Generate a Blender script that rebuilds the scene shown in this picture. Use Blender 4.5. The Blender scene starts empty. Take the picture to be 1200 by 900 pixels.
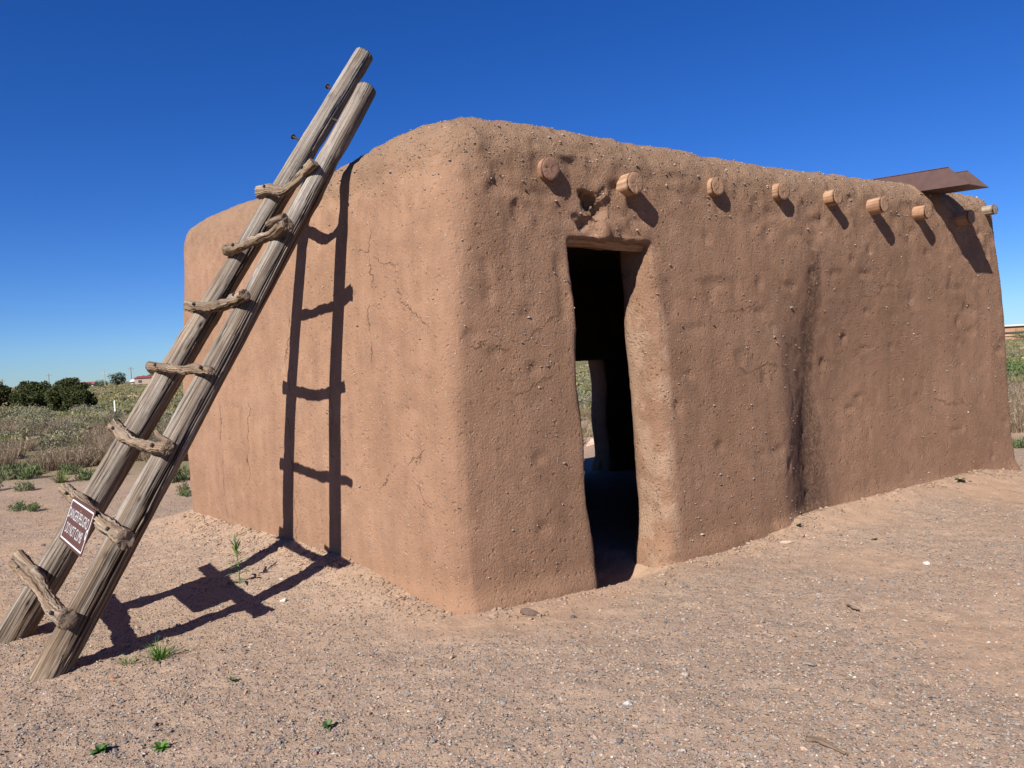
import bpy, math, random
import numpy as np
from mathutils import Matrix, Vector

rng = np.random.default_rng(7)
random.seed(7)
sc = bpy.context.scene
COL = sc.collection

# ------------------------------------------------------------------ frame of the house
C0 = np.array([-0.3509, 4.7284, 0.0])            # near corner of the house on the ground
D1 = np.array([0.82275, 0.56841, 0.0])           # along the front wall
MV = np.array([-0.56841, 0.82275, 0.0])          # into the house
D2 = np.array([-0.66653, 0.74548, 0.0])          # along the left wall
N1 = np.array([-0.745476, -0.666532, 0.0])       # outward normal of the left wall
SUN = np.array([0.4200, 0.6812, -0.59967])     # the way sunlight travels
HROT = math.atan2(D1[1], D1[0])
HL, HD, HT = 7.05, 4.26, 3.03

# ------------------------------------------------------------------ numpy noise
def _hash(ix, iy, iz, seed):
    h = (ix.astype(np.uint32) * np.uint32(374761393) + iy.astype(np.uint32) * np.uint32(668265263)
         + iz.astype(np.uint32) * np.uint32(2147483647) + np.uint32((seed * 974634777) & 0xffffffff))
    h = (h ^ (h >> np.uint32(13))) * np.uint32(1274126177)
    h = h ^ (h >> np.uint32(16))
    h = h * np.uint32(2246822519)
    h = h ^ (h >> np.uint32(15))
    return (h & np.uint32(0xffffff)).astype(np.float32) / 16777215.0

def vnoise(x, y, z, seed=0):
    x = np.asarray(x, np.float32); y = np.asarray(y, np.float32) + 0 * x; z = np.asarray(z, np.float32) + 0 * x
    xi = np.floor(x); yi = np.floor(y); zi = np.floor(z)
    fx = x - xi; fy = y - yi; fz = z - zi
    fx = fx * fx * fx * (fx * (fx * 6 - 15) + 10); fy = fy * fy * fy * (fy * (fy * 6 - 15) + 10); fz = fz * fz * fz * (fz * (fz * 6 - 15) + 10)
    xi = xi.astype(np.int64); yi = yi.astype(np.int64); zi = zi.astype(np.int64)
    r = 0
    for dx in (0, 1):
        for dy in (0, 1):
            for dz in (0, 1):
                w = (fx if dx else 1 - fx) * (fy if dy else 1 - fy) * (fz if dz else 1 - fz)
                r = r + w * _hash(xi + dx, yi + dy, zi + dz, seed)
    return r * 2 - 1

def fbm(x, y, z, oct=4, seed=0, gain=0.5):
    a = 1.0; s = 0; f = 1.0
    for i in range(oct):
        s = s + a * vnoise(x * f, y * f, z * f, seed + i * 17)
        a *= gain; f *= 2.03
    return s

def sstep(a, b, x):
    t = np.clip((x - a) / (b - a), 0, 1)
    return t * t * (3 - 2 * t)

ALB = 0.6      # overall reflectance of the palettes below
# ------------------------------------------------------------------ mesh helpers
def mesh_np(name, V, F, cols=None, mat=None, smooth=False, parent=None, link=True, fmat=None):
    """F: (n,k) int array, or list of such arrays"""
    me = bpy.data.meshes.new(name)
    V = np.asarray(V, np.float32).reshape(-1, 3)
    Fs = F if isinstance(F, list) else [F]
    Fs = [np.asarray(f, np.int32) for f in Fs if len(f)]
    me.vertices.add(len(V)); me.vertices.foreach_set('co', V.ravel())
    tot = sum(f.size for f in Fs); n = sum(len(f) for f in Fs)
    me.loops.add(tot); me.loops.foreach_set('vertex_index', np.concatenate([f.ravel() for f in Fs]))
    me.polygons.add(n)
    ls = []; o = 0
    for f in Fs:
        ls.append(o + np.arange(len(f)) * f.shape[1]); o += f.size
    me.polygons.foreach_set('loop_start', np.concatenate(ls).astype(np.int32))
    me.polygons.foreach_set('use_smooth', np.full(n, bool(smooth)))
    if fmat is not None: me.polygons.foreach_set('material_index', np.asarray(fmat, np.int32))
    me.update(calc_edges=True); me.validate()
    if cols is not None:
        a = me.attributes.new('Col', 'FLOAT_COLOR', 'POINT')
        c = np.ones((len(V), 4), np.float32); c[:, :3] = np.asarray(cols) * (1.0 if mat is M_GROUND else ALB * 1.35 if mat is M_LEAF else ALB)
        a.data.foreach_set('color', c.ravel())
    for mm in (mat if isinstance(mat, (list, tuple)) else [mat]):
        if mm: me.materials.append(mm)
    if not link: return me
    o = bpy.data.objects.new(name, me); COL.objects.link(o)
    if parent: o.parent = parent
    return o

def tag(o, label=None, cat=None, group=None, kind=None):
    if label: o['label'] = label
    if cat: o['category'] = cat
    if group: o['group'] = group
    if kind: o['kind'] = kind
    return o

def empty(name, loc=(0, 0, 0), rz=0.0):
    o = bpy.data.objects.new(name, None); COL.objects.link(o)
    o.location = loc; o.rotation_euler = (0, 0, rz); o.empty_display_size = 0.2
    return o

class MB:
    """collects pieces into one mesh"""
    def __init__(s): s.V = []; s.Q = []; s.T = []; s.C = []; s.n = 0
    def add(s, V, Q=None, T=None, C=(1, 1, 1)):
        V = np.asarray(V, np.float32).reshape(-1, 3)
        if Q is not None and len(Q): s.Q.append(np.asarray(Q) + s.n)
        if T is not None and len(T): s.T.append(np.asarray(T) + s.n)
        c = np.asarray(C, np.float32)
        s.C.append(np.broadcast_to(c, (len(V), 3)) if c.ndim == 1 else c)
        s.V.append(V); s.n += len(V)
    def quads(s, c, a, b, col):
        """flat leaf quads with centre c and half axes a, b"""
        n = len(c)
        V = np.stack([c - a - b * .35, c - a * .1 - b, c + a, c - a * .1 + b], 1)
        cc = np.repeat(np.broadcast_to(col, (n, 3))[:, None, :], 4, 1)
        s.add(V, Q=np.arange(n * 4).reshape(n, 4), C=cc.reshape(-1, 3))
    def box(s, x0, x1, y0, y1, z0, z1, C=(1, 1, 1)):
        V = [(x, y, z) for z in (z0, z1) for x, y in ((x0, y0), (x1, y0), (x1, y1), (x0, y1))]
        s.add(V, Q=[(3, 2, 1, 0), (4, 5, 6, 7), (0, 1, 5, 4), (1, 2, 6, 5), (2, 3, 7, 6), (3, 0, 4, 7)], C=C)
    def tube(s, P, R, k=8, C=(1, 1, 1), cap=True):
        P = np.asarray(P, float); n = len(P); R = np.broadcast_to(R, (n,))
        t = np.gradient(P, axis=0); t /= np.linalg.norm(t, axis=1)[:, None] + 1e-9
        ref = np.array([0, 0, 1.0]) if abs(t[0][2]) < .9 else np.array([1.0, 0, 0])
        V = []
        for i in range(n):
            e1 = np.cross(t[i], ref); e1 /= np.linalg.norm(e1); e2 = np.cross(t[i], e1)
            th = np.arange(k) * 2 * np.pi / k
            V.append(P[i] + R[i] * (np.cos(th)[:, None] * e1 + np.sin(th)[:, None] * e2))
        V = np.concatenate(V)
        i, j = np.meshgrid(np.arange(n - 1), np.arange(k), indexing='ij')
        Q = np.stack([i * k + j, i * k + (j + 1) % k, (i + 1) * k + (j + 1) % k, (i + 1) * k + j], -1).reshape(-1, 4)
        T = None
        if cap:
            V = np.concatenate([V, P[:1], P[-1:]])
            jj = np.arange(k)
            T = np.concatenate([np.stack([np.full(k, n * k), (jj + 1) % k, jj], 1),
                                np.stack([np.full(k, n * k + 1), (n - 1) * k + jj, (n - 1) * k + (jj + 1) % k], 1)])
        s.add(V, Q=Q, T=T, C=C)
    def arrays(s):
        F = []
        if s.Q: F.append(np.concatenate(s.Q))
        if s.T: F.append(np.concatenate(s.T))
        return np.concatenate(s.V), F, np.concatenate(s.C)
    def build(s, name, mat, parent=None, smooth=False, link=True):
        V, F, Cc = s.arrays()
        return mesh_np(name, V, F, Cc, mat, smooth, parent, link)

def unit(v): return v / (np.linalg.norm(v, axis=-1, keepdims=True) + 1e-9)
def rdir(n): return unit(rng.normal(size=(n, 3)))

# ------------------------------------------------------------------ materials
def new_mat(name):
    m = bpy.data.materials.new(name); m.use_nodes = True
    nt = m.node_tree; b = nt.nodes['Principled BSDF']
    b.inputs['Roughness'].default_value = .9
    b.inputs['Specular IOR Level'].default_value = .2
    return m, nt, b

def N(nt, t, **k):
    n = nt.nodes.new(t)
    for a, v in k.items():
        if a in n.inputs.keys(): n.inputs[a].default_value = v
        else: setattr(n, a, v)
    return n

def mixc(nt, fac, a, b, mode='MIX'):
    n = nt.nodes.new('ShaderNodeMix'); n.data_type = 'RGBA'; n.blend_type = mode
    for key, val in ((0, fac), (6, a), (7, b)):
        if isinstance(val, bpy.types.NodeSocket): nt.links.new(val, n.inputs[key])
        elif key == 0: n.inputs[0].default_value = val
        else: n.inputs[key].default_value = (*val, 1) if len(val) == 3 else val
    return n.outputs[2]

def math_(nt, op, a, b=None, c=None, clamp=False):
    n = nt.nodes.new('ShaderNodeMath'); n.operation = op; n.use_clamp = clamp
    for i, val in enumerate((a, b, c)):
        if val is None: continue
        if isinstance(val, bpy.types.NodeSocket): nt.links.new(val, n.inputs[i])
        else: n.inputs[i].default_value = val
    return n.outputs[0]

def maprange(nt, x, a, b, c=0.0, d=1.0):
    n = nt.nodes.new('ShaderNodeMapRange'); n.interpolation_type = 'SMOOTHSTEP'
    nt.links.new(x, n.inputs[0])
    for i, v in zip((1, 2, 3, 4), (a, b, c, d)): n.inputs[i].default_value = v
    return n.outputs[0]

def noise(nt, vec, scale, detail=4, rough=.55, dist=0.0, out=0):
    n = nt.nodes.new('ShaderNodeTexNoise'); n.inputs['Scale'].default_value = scale
    n.inputs['Detail'].default_value = detail; n.inputs['Roughness'].default_value = rough
    n.inputs['Distortion'].default_value = dist
    nt.links.new(vec, n.inputs['Vector']); return n.outputs[out]

def voro(nt, vec, scale, feature='F1', rnd=1.0):
    n = nt.nodes.new('ShaderNodeTexVoronoi'); n.feature = feature
    n.inputs['Scale'].default_value = scale; n.inputs['Randomness'].default_value = rnd
    nt.links.new(vec, n.inputs['Vector']); return n

def ramp(nt, fac, stops):
    n = nt.nodes.new('ShaderNodeValToRGB'); el = n.color_ramp.elements
    while len(el) < len(stops): el.new(.5)
    for e, (p, c) in zip(el, stops): e.position = p; e.color = (*c, 1)
    nt.links.new(fac, n.inputs[0]); return n.outputs[0]

def bump(nt, b, h, dist, strength=1.0, prev=None):
    n = nt.nodes.new('ShaderNodeBump'); n.inputs['Distance'].default_value = dist
    n.inputs['Strength'].default_value = strength
    nt.links.new(h, n.inputs['Height'])
    if prev is not None: nt.links.new(prev, n.inputs['Normal'])
    nt.links.new(n.outputs[0], b.inputs['Normal']); return n.outputs[0]

def attr_mat(name, rough=.9, spec=.2, nscale=None, namt=.25, bscale=None, bdist=.002, trans=0.0):
    m, nt, b = new_mat(name)
    a = N(nt, 'ShaderNodeAttribute', attribute_name='Col')
    col = a.outputs['Color']
    tc = N(nt, 'ShaderNodeTexCoord')
    if nscale:
        f = noise(nt, tc.outputs['Object'], nscale, 4)
        col = mixc(nt, namt, col, ramp(nt, f, [(.3, (.25, .25, .25)), (.7, (.75, .75, .75))]), 'OVERLAY')
    nt.links.new(col, b.inputs['Base Color'])
    b.inputs['Roughness'].default_value = rough; b.inputs['Specular IOR Level'].default_value = spec
    if bscale:
        bump(nt, b, noise(nt, tc.outputs['Object'], bscale, 4), bdist)
    if trans:
        t = N(nt, 'ShaderNodeBsdfTranslucent'); nt.links.new(col, t.inputs[0])
        mx = N(nt, 'ShaderNodeMixShader'); mx.inputs[0].default_value = trans
        out = nt.nodes['Material Output']
        nt.links.new(b.outputs[0], mx.inputs[1]); nt.links.new(t.outputs[0], mx.inputs[2]); nt.links.new(mx.outputs[0], out.inputs[0])
    return m

M_STONE = attr_mat('pebble_stone', .85, .25, 60, .3)
M_WOOD = attr_mat('weathered_wood', .9, .12, 40, .2)
def grain_bump(m, dist):
    nt = m.node_tree; b = nt.nodes['Principled BSDF']
    a = [n for n in nt.nodes if n.type == 'ATTRIBUTE'][0]
    bw = N(nt, 'ShaderNodeRGBToBW'); nt.links.new(a.outputs['Color'], bw.inputs[0])
    bump(nt, b, math_(nt, 'MULTIPLY', bw.outputs[0], 4.0), dist)
grain_bump(M_WOOD, .006)
M_BEAM = attr_mat('peeled_beam_wood', .85, .2, 18, .35, 90, .003)
M_LEAF = attr_mat('foliage', .75, .2, trans=.25)
M_STRAW = attr_mat('dry_straw', .8, .2)
M_PAINT = attr_mat('painted_surface', .6, .3, 9, .12)
M_RUST = attr_mat('brown_sheet_metal', .5, .4, 14, .25, 60, .001)

def adobe_material():
    m, nt, b = new_mat('mud_plaster')
    tc = N(nt, 'ShaderNodeTexCoord'); P = tc.outputs['Object']
    sp = N(nt, 'ShaderNodeSeparateXYZ'); nt.links.new(P, sp.inputs[0])
    u, v, z = sp.outputs
    big = noise(nt, P, 1.1, 5, .6)
    mid = noise(nt, P, 6.0, 6, .65)
    base = ramp(nt, big, [(.25, (.212, .121, .074)), (.5, (.244, .141, .089)), (.78, (.274, .165, .107))])
    col = mixc(nt, .35, base, ramp(nt, mid, [(.3, (.33, .33, .33)), (.7, (.68, .68, .68))]), 'OVERLAY')
    # coarser, paler gravelly mud along the parapet
    topn = math_(nt, 'ADD', z, math_(nt, 'MULTIPLY', mid, .5))
    topf = maprange(nt, topn, 2.75, 3.2)
    col = mixc(nt, math_(nt, 'MULTIPLY', topf, .6), col, (.245, .160, .102))
    # redder splash zone near the ground
    lowf = maprange(nt, math_(nt, 'ADD', z, math_(nt, 'MULTIPLY', mid, .25)), .05, .5, 1, 0)
    col = mixc(nt, math_(nt, 'MULTIPLY', lowf, .35), col, (.28, .158, .09))
    # water stain with its own shape on the front wall
    wob = math_(nt, 'MULTIPLY', math_(nt, 'SUBTRACT', noise(nt, P, 2.5, 4), .5), .35)
    du = math_(nt, 'ABSOLUTE', math_(nt, 'SUBTRACT', math_(nt, 'ADD', u, wob), 3.60))
    wid = maprange(nt, z, .2, 1.3, .36, .13)
    st = math_(nt, 'MULTIPLY', math_(nt, 'SUBTRACT', 1.0, math_(nt, 'DIVIDE', du, wid), clamp=True), 1.8, clamp=True)
    st = math_(nt, 'MULTIPLY', st, maprange(nt, z, 2.1, 2.5, 1, 0))
    st = math_(nt, 'MULTIPLY', st, maprange(nt, v, .5, .8, 1, 0))
    st = math_(nt, 'MULTIPLY', st, maprange(nt, noise(nt, P, 9, 5, .7), .2, .5))
    st = math_(nt, 'MULTIPLY', st, maprange(nt, noise(nt, P, 26, 6, .75), .34, .58))
    col = mixc(nt, math_(nt, 'MULTIPLY', math_(nt, 'POWER', st, .8), .8), col, (.075, .046, .032))
    # patchy paler plaster colour down the right jamb of the doorway
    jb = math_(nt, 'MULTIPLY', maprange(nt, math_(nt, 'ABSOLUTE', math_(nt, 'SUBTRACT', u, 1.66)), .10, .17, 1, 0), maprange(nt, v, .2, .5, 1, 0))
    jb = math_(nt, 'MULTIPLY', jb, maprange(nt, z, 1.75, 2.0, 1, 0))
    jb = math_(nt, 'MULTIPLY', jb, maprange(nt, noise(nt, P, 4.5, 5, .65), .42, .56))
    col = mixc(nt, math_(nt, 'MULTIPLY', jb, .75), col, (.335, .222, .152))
    # faint runs down the plaster
    ms = N(nt, 'ShaderNodeMapping'); ms.inputs['Scale'].default_value = (7, 7, .55); nt.links.new(P, ms.inputs[0])
    run = noise(nt, ms.outputs[0], 1.0, 4, .6)
    col = mixc(nt, .22, col, ramp(nt, run, [(.3, (.3, .3, .3)), (.7, (.7, .7, .7))]), 'OVERLAY')
    # embedded grit
    v1 = voro(nt, P, 55)
    pick = math_(nt, 'GREATER_THAN', N(nt, 'ShaderNodeSeparateColor').outputs[0], 2)
    sc_ = N(nt, 'ShaderNodeSeparateColor'); nt.links.new(v1.outputs['Color'], sc_.inputs[0])
    rare = math_(nt, 'GREATER_THAN', sc_.outputs[0], .70)
    dot = math_(nt, 'MULTIPLY', rare, maprange(nt, v1.outputs['Distance'], .22, .34, 1, 0))
    dotc = ramp(nt, sc_.outputs[1], [(0, (.11, .085, .07)), (.45, (.19, .15, .125)), (.8, (.31, .235, .17)), (1, (.40, .34, .28))])
    col = mixc(nt, math_(nt, 'MULTIPLY', dot, .75), col, dotc)
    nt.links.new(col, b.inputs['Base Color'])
    b.inputs['Roughness'].default_value = .95; b.inputs['Specular IOR Level'].default_value = .1
    # relief: the front is rougher than the left face
    fr = maprange(nt, u, .1, .45, .45, 1.0)
    fr = math_(nt, 'MAXIMUM', fr, topf)
    fine = noise(nt, P, 62, 6, .75)
    coarse = noise(nt, P, 14, 5, .62)
    h = math_(nt, 'ADD', math_(nt, 'MULTIPLY', fine, .95), math_(nt, 'MULTIPLY', coarse, .36))
    dn = N(nt, 'ShaderNodeTexNoise'); dn.inputs['Scale'].default_value = 30; dn.inputs['Detail'].default_value = 4
    nt.links.new(P, dn.inputs['Vector'])
    ds = N(nt, 'ShaderNodeVectorMath', operation='SCALE'); ds.inputs['Scale'].default_value = .05; nt.links.new(dn.outputs['Color'], ds.inputs[0])
    dp = N(nt, 'ShaderNodeVectorMath', operation='ADD'); nt.links.new(P, dp.inputs[0]); nt.links.new(ds.outputs[0], dp.inputs[1])
    pv = voro(nt, dp.outputs[0], 30)
    pc = N(nt, 'ShaderNodeSeparateColor'); nt.links.new(pv.outputs['Color'], pc.inputs[0])
    pit = math_(nt, 'MULTIPLY', math_(nt, 'GREATER_THAN', pc.outputs[0], .76), maprange(nt, pv.outputs['Distance'], .05, .5, 1, 0))
    pit = math_(nt, 'MULTIPLY', pit, maprange(nt, pc.outputs[1], 0, 1, .15, .7))
    h = math_(nt, 'SUBTRACT', h, pit)
    h = math_(nt, 'ADD', h, math_(nt, 'MULTIPLY', dot, .3))
    # drying cracks, each along its own wandering line
    w1 = math_(nt, 'MULTIPLY', math_(nt, 'SUBTRACT', noise(nt, P, 4.0, 6, .65), .5), .30)
    w2 = math_(nt, 'MULTIPLY', math_(nt, 'SUBTRACT', noise(nt, P, 5.0, 6, .7), .5), .34)
    gap = maprange(nt, noise(nt, P, 5.5, 3), .40, .50)
    leftm = maprange(nt, u, -.02, .12, 1, 0); frontm = maprange(nt, v, .25, .35, 1, 0)
    cr = None
    def line(dist, along, a0, a1, mask, width):
        global_ = math_(nt, 'ABSOLUTE', dist)
        k = maprange(nt, global_, 0.0, width, 1, 0)
        k = math_(nt, 'MULTIPLY', k, math_(nt, 'MULTIPLY', maprange(nt, along, a0, a0 + .1), maprange(nt, along, a1 - .1, a1, 1, 0)))
        return math_(nt, 'MULTIPLY', math_(nt, 'MULTIPLY', k, mask), gap)
    lines = []
    for s0, za, zb in ((2.0, .1, 2.0), (3.3, .2, 1.5), (1.35, .8, 1.7), (2.75, .5, 1.3), (.85, 1.5, 2.5)):
        lines.append(line(math_(nt, 'SUBTRACT', math_(nt, 'ADD', v, w1), s0), z, za, zb, leftm, .0055))
    for va, vb, z0, sl in ((.2, .8, 1.0, -.5), (.15, .55, 1.7, .7), (.5, 1.1, 2.15, .3), (.15, .4, .65, .6)):
        e = math_(nt, 'SUBTRACT', math_(nt, 'ADD', z, w2), math_(nt, 'ADD', math_(nt, 'MULTIPLY', v, sl), z0 - sl * va))
        lines.append(line(e, v, va, vb, leftm, .006))
    for ua, ub, z0, sl in ((.1, .45, 1.62, -.15), (.38, .9, 1.30, .3), (2.3, 2.9, 1.75, .15), (5.2, 6.2, .95, -.15), (2.5, 3.1, 1.3, .1), (4.3, 5.0, 1.9, .2), (.5, .9, 1.62, .5)):
        e = math_(nt, 'SUBTRACT', math_(nt, 'ADD', z, w2), math_(nt, 'ADD', math_(nt, 'MULTIPLY', u, sl), z0 - sl * ua))
        lines.append(line(e, u, ua, ub, frontm, .012))
    cr = lines[0]
    for q in lines[1:]: cr = math_(nt, 'MAXIMUM', cr, q)
    hb = math_(nt, 'MULTIPLY', h, fr)
    hb = math_(nt, 'SUBTRACT', hb, math_(nt, 'MULTIPLY', cr, .75))
    bump(nt, b, hb, .020, 1.0)
    return m

def ground_material():
    m, nt, b = new_mat('bare_soil')
    tc = N(nt, 'ShaderNodeTexCoord'); P = tc.outputs['Object']
    big = noise(nt, P, .55, 5, .6); mid = noise(nt, P, 4.5, 6, .65)
    soil = ramp(nt, big, [(.3, (.282, .184, .120)), (.5, (.31, .205, .136)), (.7, (.335, .222, .147))])
    soil = mixc(nt, .4, soil, ramp(nt, mid, [(.3, (.33, .33, .33)), (.7, (.68, .68, .68))]), 'OVERLAY')
    # attribute: r = gravel cover, g = field cover
    a = N(nt, 'ShaderNodeAttribute', attribute_name='Col')
    s = N(nt, 'ShaderNodeSeparateColor'); nt.links.new(a.outputs['Color'], s.inputs[0])
    grav, field = s.outputs[0], s.outputs[1]
    soil = mixc(nt, math_(nt, 'MULTIPLY', grav, .4), soil, (.272, .212, .165))
    hgt = None
    for scale, thr, tint in ((48, .45, 1.0), (110, .40, .9)):
        v1 = voro(nt, P, scale)
        c = N(nt, 'ShaderNodeSeparateColor'); nt.links.new(v1.outputs['Color'], c.inputs[0])
        on = math_(nt, 'GREATER_THAN', math_(nt, 'ADD', c.outputs[0], math_(nt, 'MULTIPLY', grav, .52)), 1.02)
        d = math_(nt, 'MULTIPLY', on, maprange(nt, v1.outputs['Distance'], .28, .42, 1, 0))
        pc = ramp(nt, c.outputs[1], [(0, (.11, .085, .072)), (.3, (.18, .15, .125)), (.6, (.25, .20, .155)), (.85, (.30, .215, .15)), (1, (.42, .36, .29))])
        soil = mixc(nt, math_(nt, 'MULTIPLY', d, .85), soil, pc)
        dd = math_(nt, 'MULTIPLY', d, math_(nt, 'SUBTRACT', 1, v1.outputs['Distance']))
        dd = math_(nt, 'MULTIPLY', dd, 48.0 / scale)
        hgt = dd if hgt is None else math_(nt, 'ADD', hgt, dd)
    fcol = ramp(nt, noise(nt, P, .09, 6, .7), [(.3, (.19, .135, .08)), (.5, (.14, .125, .062)), (.7, (.105, .112, .05))])
    col = mixc(nt, field, soil, fcol)
    nt.links.new(col, b.inputs['Base Color'])
    b.inputs['Roughness'].default_value = .95; b.inputs['Specular IOR Level'].default_value = .1
    h = math_(nt, 'ADD', math_(nt, 'MULTIPLY', hgt, .55), math_(nt, 'MULTIPLY', noise(nt, P, 30, 6, .7), .8))
    bump(nt, b, h, .014, 1.0)
    return m

M_ADOBE = adobe_material(); M_GROUND = ground_material()

# ------------------------------------------------------------------ terrain height
def to_local(x, y):
    dx = x - C0[0]; dy = y - C0[1]
    return dx * D1[0] + dy * D1[1], dx * MV[0] + dy * MV[1]

def foot_dist(u, v):
    """signed distance outside the house footprint"""
    dl = -(u + .1246 * v) * .992
    q = np.maximum(np.maximum(dl, u - HL), np.maximum(-v, v - HD))
    return q

def gz(x, y):
    x = np.asarray(x, float); y = np.asarray(y, float)
    u, v = to_local(x, y)
    d = foot_dist(u, v)
    near = np.exp(-np.maximum(d, 0) / .28)
    left = sstep(.6, -.3, u) * sstep(6.2, 4.6, v)
    front = sstep(2.2, 3.6, u) * sstep(7.4, 6.2, u) * sstep(1, 0, v)
    corner = np.exp(-((u + .1) ** 2 + (v + .1) ** 2) / .25)
    out = sstep(-.25, 0, d)
    h = out * (np.exp(-np.maximum(d, 0) / .55) * .21 * left * sstep(-.2, 1.5, v)) + out * near * (.11 * front + .02 * corner)
    h = h - .32 * np.exp(-(((u - 5.3) / 3.2) ** 2 + ((v - 8.5) / 3.0) ** 2))
    h = h - .11 * sstep(-.15, .0, v) * sstep(.80, .98, u) * sstep(1.75, 1.45, u) * sstep(3.2, 1.5, v)
    r = np.hypot(x, y)
    h = h + out * (.03 * fbm(x * .45, y * .45, 0.0, 3, 5) + .004 * fbm(x * 3.1, y * 3.1, 0.0, 3, 9)) * sstep(-.1, .5, d)
    h = h + sstep(30, 140, r) * .5 * fbm(x * .02, y * .02, 0.0, 3, 31)
    return h

def gzs(x, y): return float(gz(np.array([x]), np.array([y]))[0])

def gravel_mask(x, y):
    u, v = to_local(x, y)
    d = foot_dist(u, v)
    n = fbm(x * .8, y * .8, 3.0, 4, 77)
    m = (.25 + .75 * sstep(-.9, .35, n + .3)) * (.2 + .8 * sstep(.02, .5, d + .2 * n))
    return m

def field_mask(x, y):
    u, v = to_local(x, y)
    d = np.maximum(foot_dist(u, v), 0)
    n = fbm(x * .25, y * .25, 6.0, 4, 91)
    return sstep(4.5, 8.5, d + 1.6 * n) * sstep(8, 12.5, np.hypot(x, y) + n)

def axis(lo, hi, a, b, h, g):
    xs = list(np.arange(a, b + h / 2, h)); s = h
    while xs[-1] < hi: s *= g; xs.append(xs[-1] + s)
    s = h
    while xs[0] > lo: s *= g; xs.insert(0, xs[0] - s)
    return np.array(xs)

def build_ground():
    xs = axis(-3000, 3000, -4.2, 6.0, .028, 1.045); ys = axis(-400, 4000, 2.6, 8.6, .028, 1.045)
    X, Y = np.meshgrid(xs, ys); sh = X.shape
    X = X.ravel(); Y = Y.ravel()
    Z = gz(X, Y)
    g = gravel_mask(X, Y); f = field_mask(X, Y)
    near = sstep(16, 9, np.hypot(X, Y))
    Z = Z + near * (.006 * fbm(X * 9, Y * 9, 0.0, 3, 15) + .005 * fbm(X * 34, Y * 34, 0.0, 2, 19) * (.4 + g))
    n0, n1 = sh
    i, j = np.meshgrid(np.arange(n0 - 1), np.arange(n1 - 1), indexing='ij')
    a = i * n1 + j
    Q = np.stack([a, a + 1, a + n1 + 1, a + n1], -1).reshape(-1, 4)
    col = np.stack([g, f, 0 * g], 1)
    o = mesh_np('ground', np.stack([X, Y, Z], 1), Q, col, M_GROUND, True)
    tag(o, 'bare reddish gravel yard running out into the scrub plain', 'ground', kind='structure')
build_ground()

# ------------------------------------------------------------------ the house shell as a distance field
_uu = np.linspace(-1.2, 8, 500)
_ff = np.interp(_uu, [-1.2, 0, .5, .95, 1.35, 1.9, 2.6, 3.1, 3.58, 4.1, 4.8, 5.9, 7.05, 8],
                [.03, .04, .07, .08, .07, .02, .035, .0, -.19, -.21, -.15, -.06, .03, .03])
_k = np.hanning(19); _k /= _k.sum()
_ff = np.convolve(np.pad(_ff, 9, mode='edge'), _k, 'valid')

def smax(a, b, k):
    h = np.clip(.5 + .5 * (a - b) / k, 0, 1)
    return b + (a - b) * h + k * h * (1 - h)

def house_sdf(u, v, z):
    fo = np.interp(u, _uu, _ff).astype(np.float32) * (1 - sstep(.8, 2.45, z))
    top = sstep(1.6, 3.0, z)
    r = .12 + .15 * top
    dl = -(u * .992 + v * .1246) - .05 + .011 * z * z - .008 * z * z * sstep(1.5, 4.5, v) - .02 * np.sin(z * 1.7)
    dr = (u - HL) + .035 * z - .05 * sstep(.5, 0, z)
    df = -v - fo + .004 * z
    db = (v - HD) - .02 * z * sstep(0, 2, z)
    qa = np.maximum(dl, dr) + r; qb = np.maximum(df, db) + r
    ht = HT + .035 * np.sin(u * 1.3 + .6) * .6 + .02 * np.sin(v * 2.1)
    qz = (z - ht) + r
    o = np.minimum(np.maximum(np.maximum(qa, qb), qz), 0) + np.sqrt(np.maximum(qa, 0) ** 2 + np.maximum(qb, 0) ** 2 + np.maximum(qz, 0) ** 2) - r
    # room
    i = np.maximum(np.maximum(.42 - u, u - (HL - .42)), np.maximum(np.maximum(.37 - v, v - (HD - .34)), z - 2.5))
    o = smax(o, -i, .05)
    # doorway in the front wall
    wob = .02 * np.sin(z * 3.1 + 1) + .012 * np.sin(z * 8.0)
    ul = .955 + wob + .04 * sstep(.5, 0, z) * 0
    ur = 1.69 + .014 * np.sin(z * 2.3 + .5) + .007 * np.sin(z * 6.1) - .03 * sstep(.4, 0, z)
    dd = np.maximum(np.maximum(ul - u, u - ur), np.maximum(z - 2.27, v - 1.0))
    o = smax(o, -dd, .055 + .09 * sstep(1.2, 1.5, u) * sstep(2.2, 1.9, z))
    # low opening in the back wall
    bb = np.maximum(np.maximum(3.95 - u, u - (4.64 + .02 * np.sin(z * 7))), np.maximum(z - 1.45, 3.0 - v))
    o = smax(o, -bb, .05)
    # plaster broken away above the lintel
    rg = .22 * np.sin(u * 23 + z * 31) + .16 * np.sin(u * 41 - z * 57 + 1) + .08 * np.sin(u * 83 + z * 71)
    c1 = np.sqrt(((u - 1.20) / .13) ** 2 + ((v + .04) / .11) ** 2 + ((z - 2.53) / .10) ** 2) - 1 + rg
    c2 = np.sqrt(((u - 1.12) / .12) ** 2 + ((v + .04) / .08) ** 2 + ((z - 2.39) / .07) ** 2) - 1 + rg
    c4 = np.sqrt(((u - 1.40) / .16) ** 2 + ((v + .04) / .05) ** 2 + ((z - 2.42) / .10) ** 2) - 1 + rg
    o = smax(o, -.09 * np.minimum(c1, c2), .012)
    c3 = np.sqrt(((u - .54) / .05) ** 2 + ((v + .02) / .05) ** 2 + ((z - 2.42) / .12) ** 2) - 1
    o = smax(o, -.07 * c3, .02)
    return o

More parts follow.
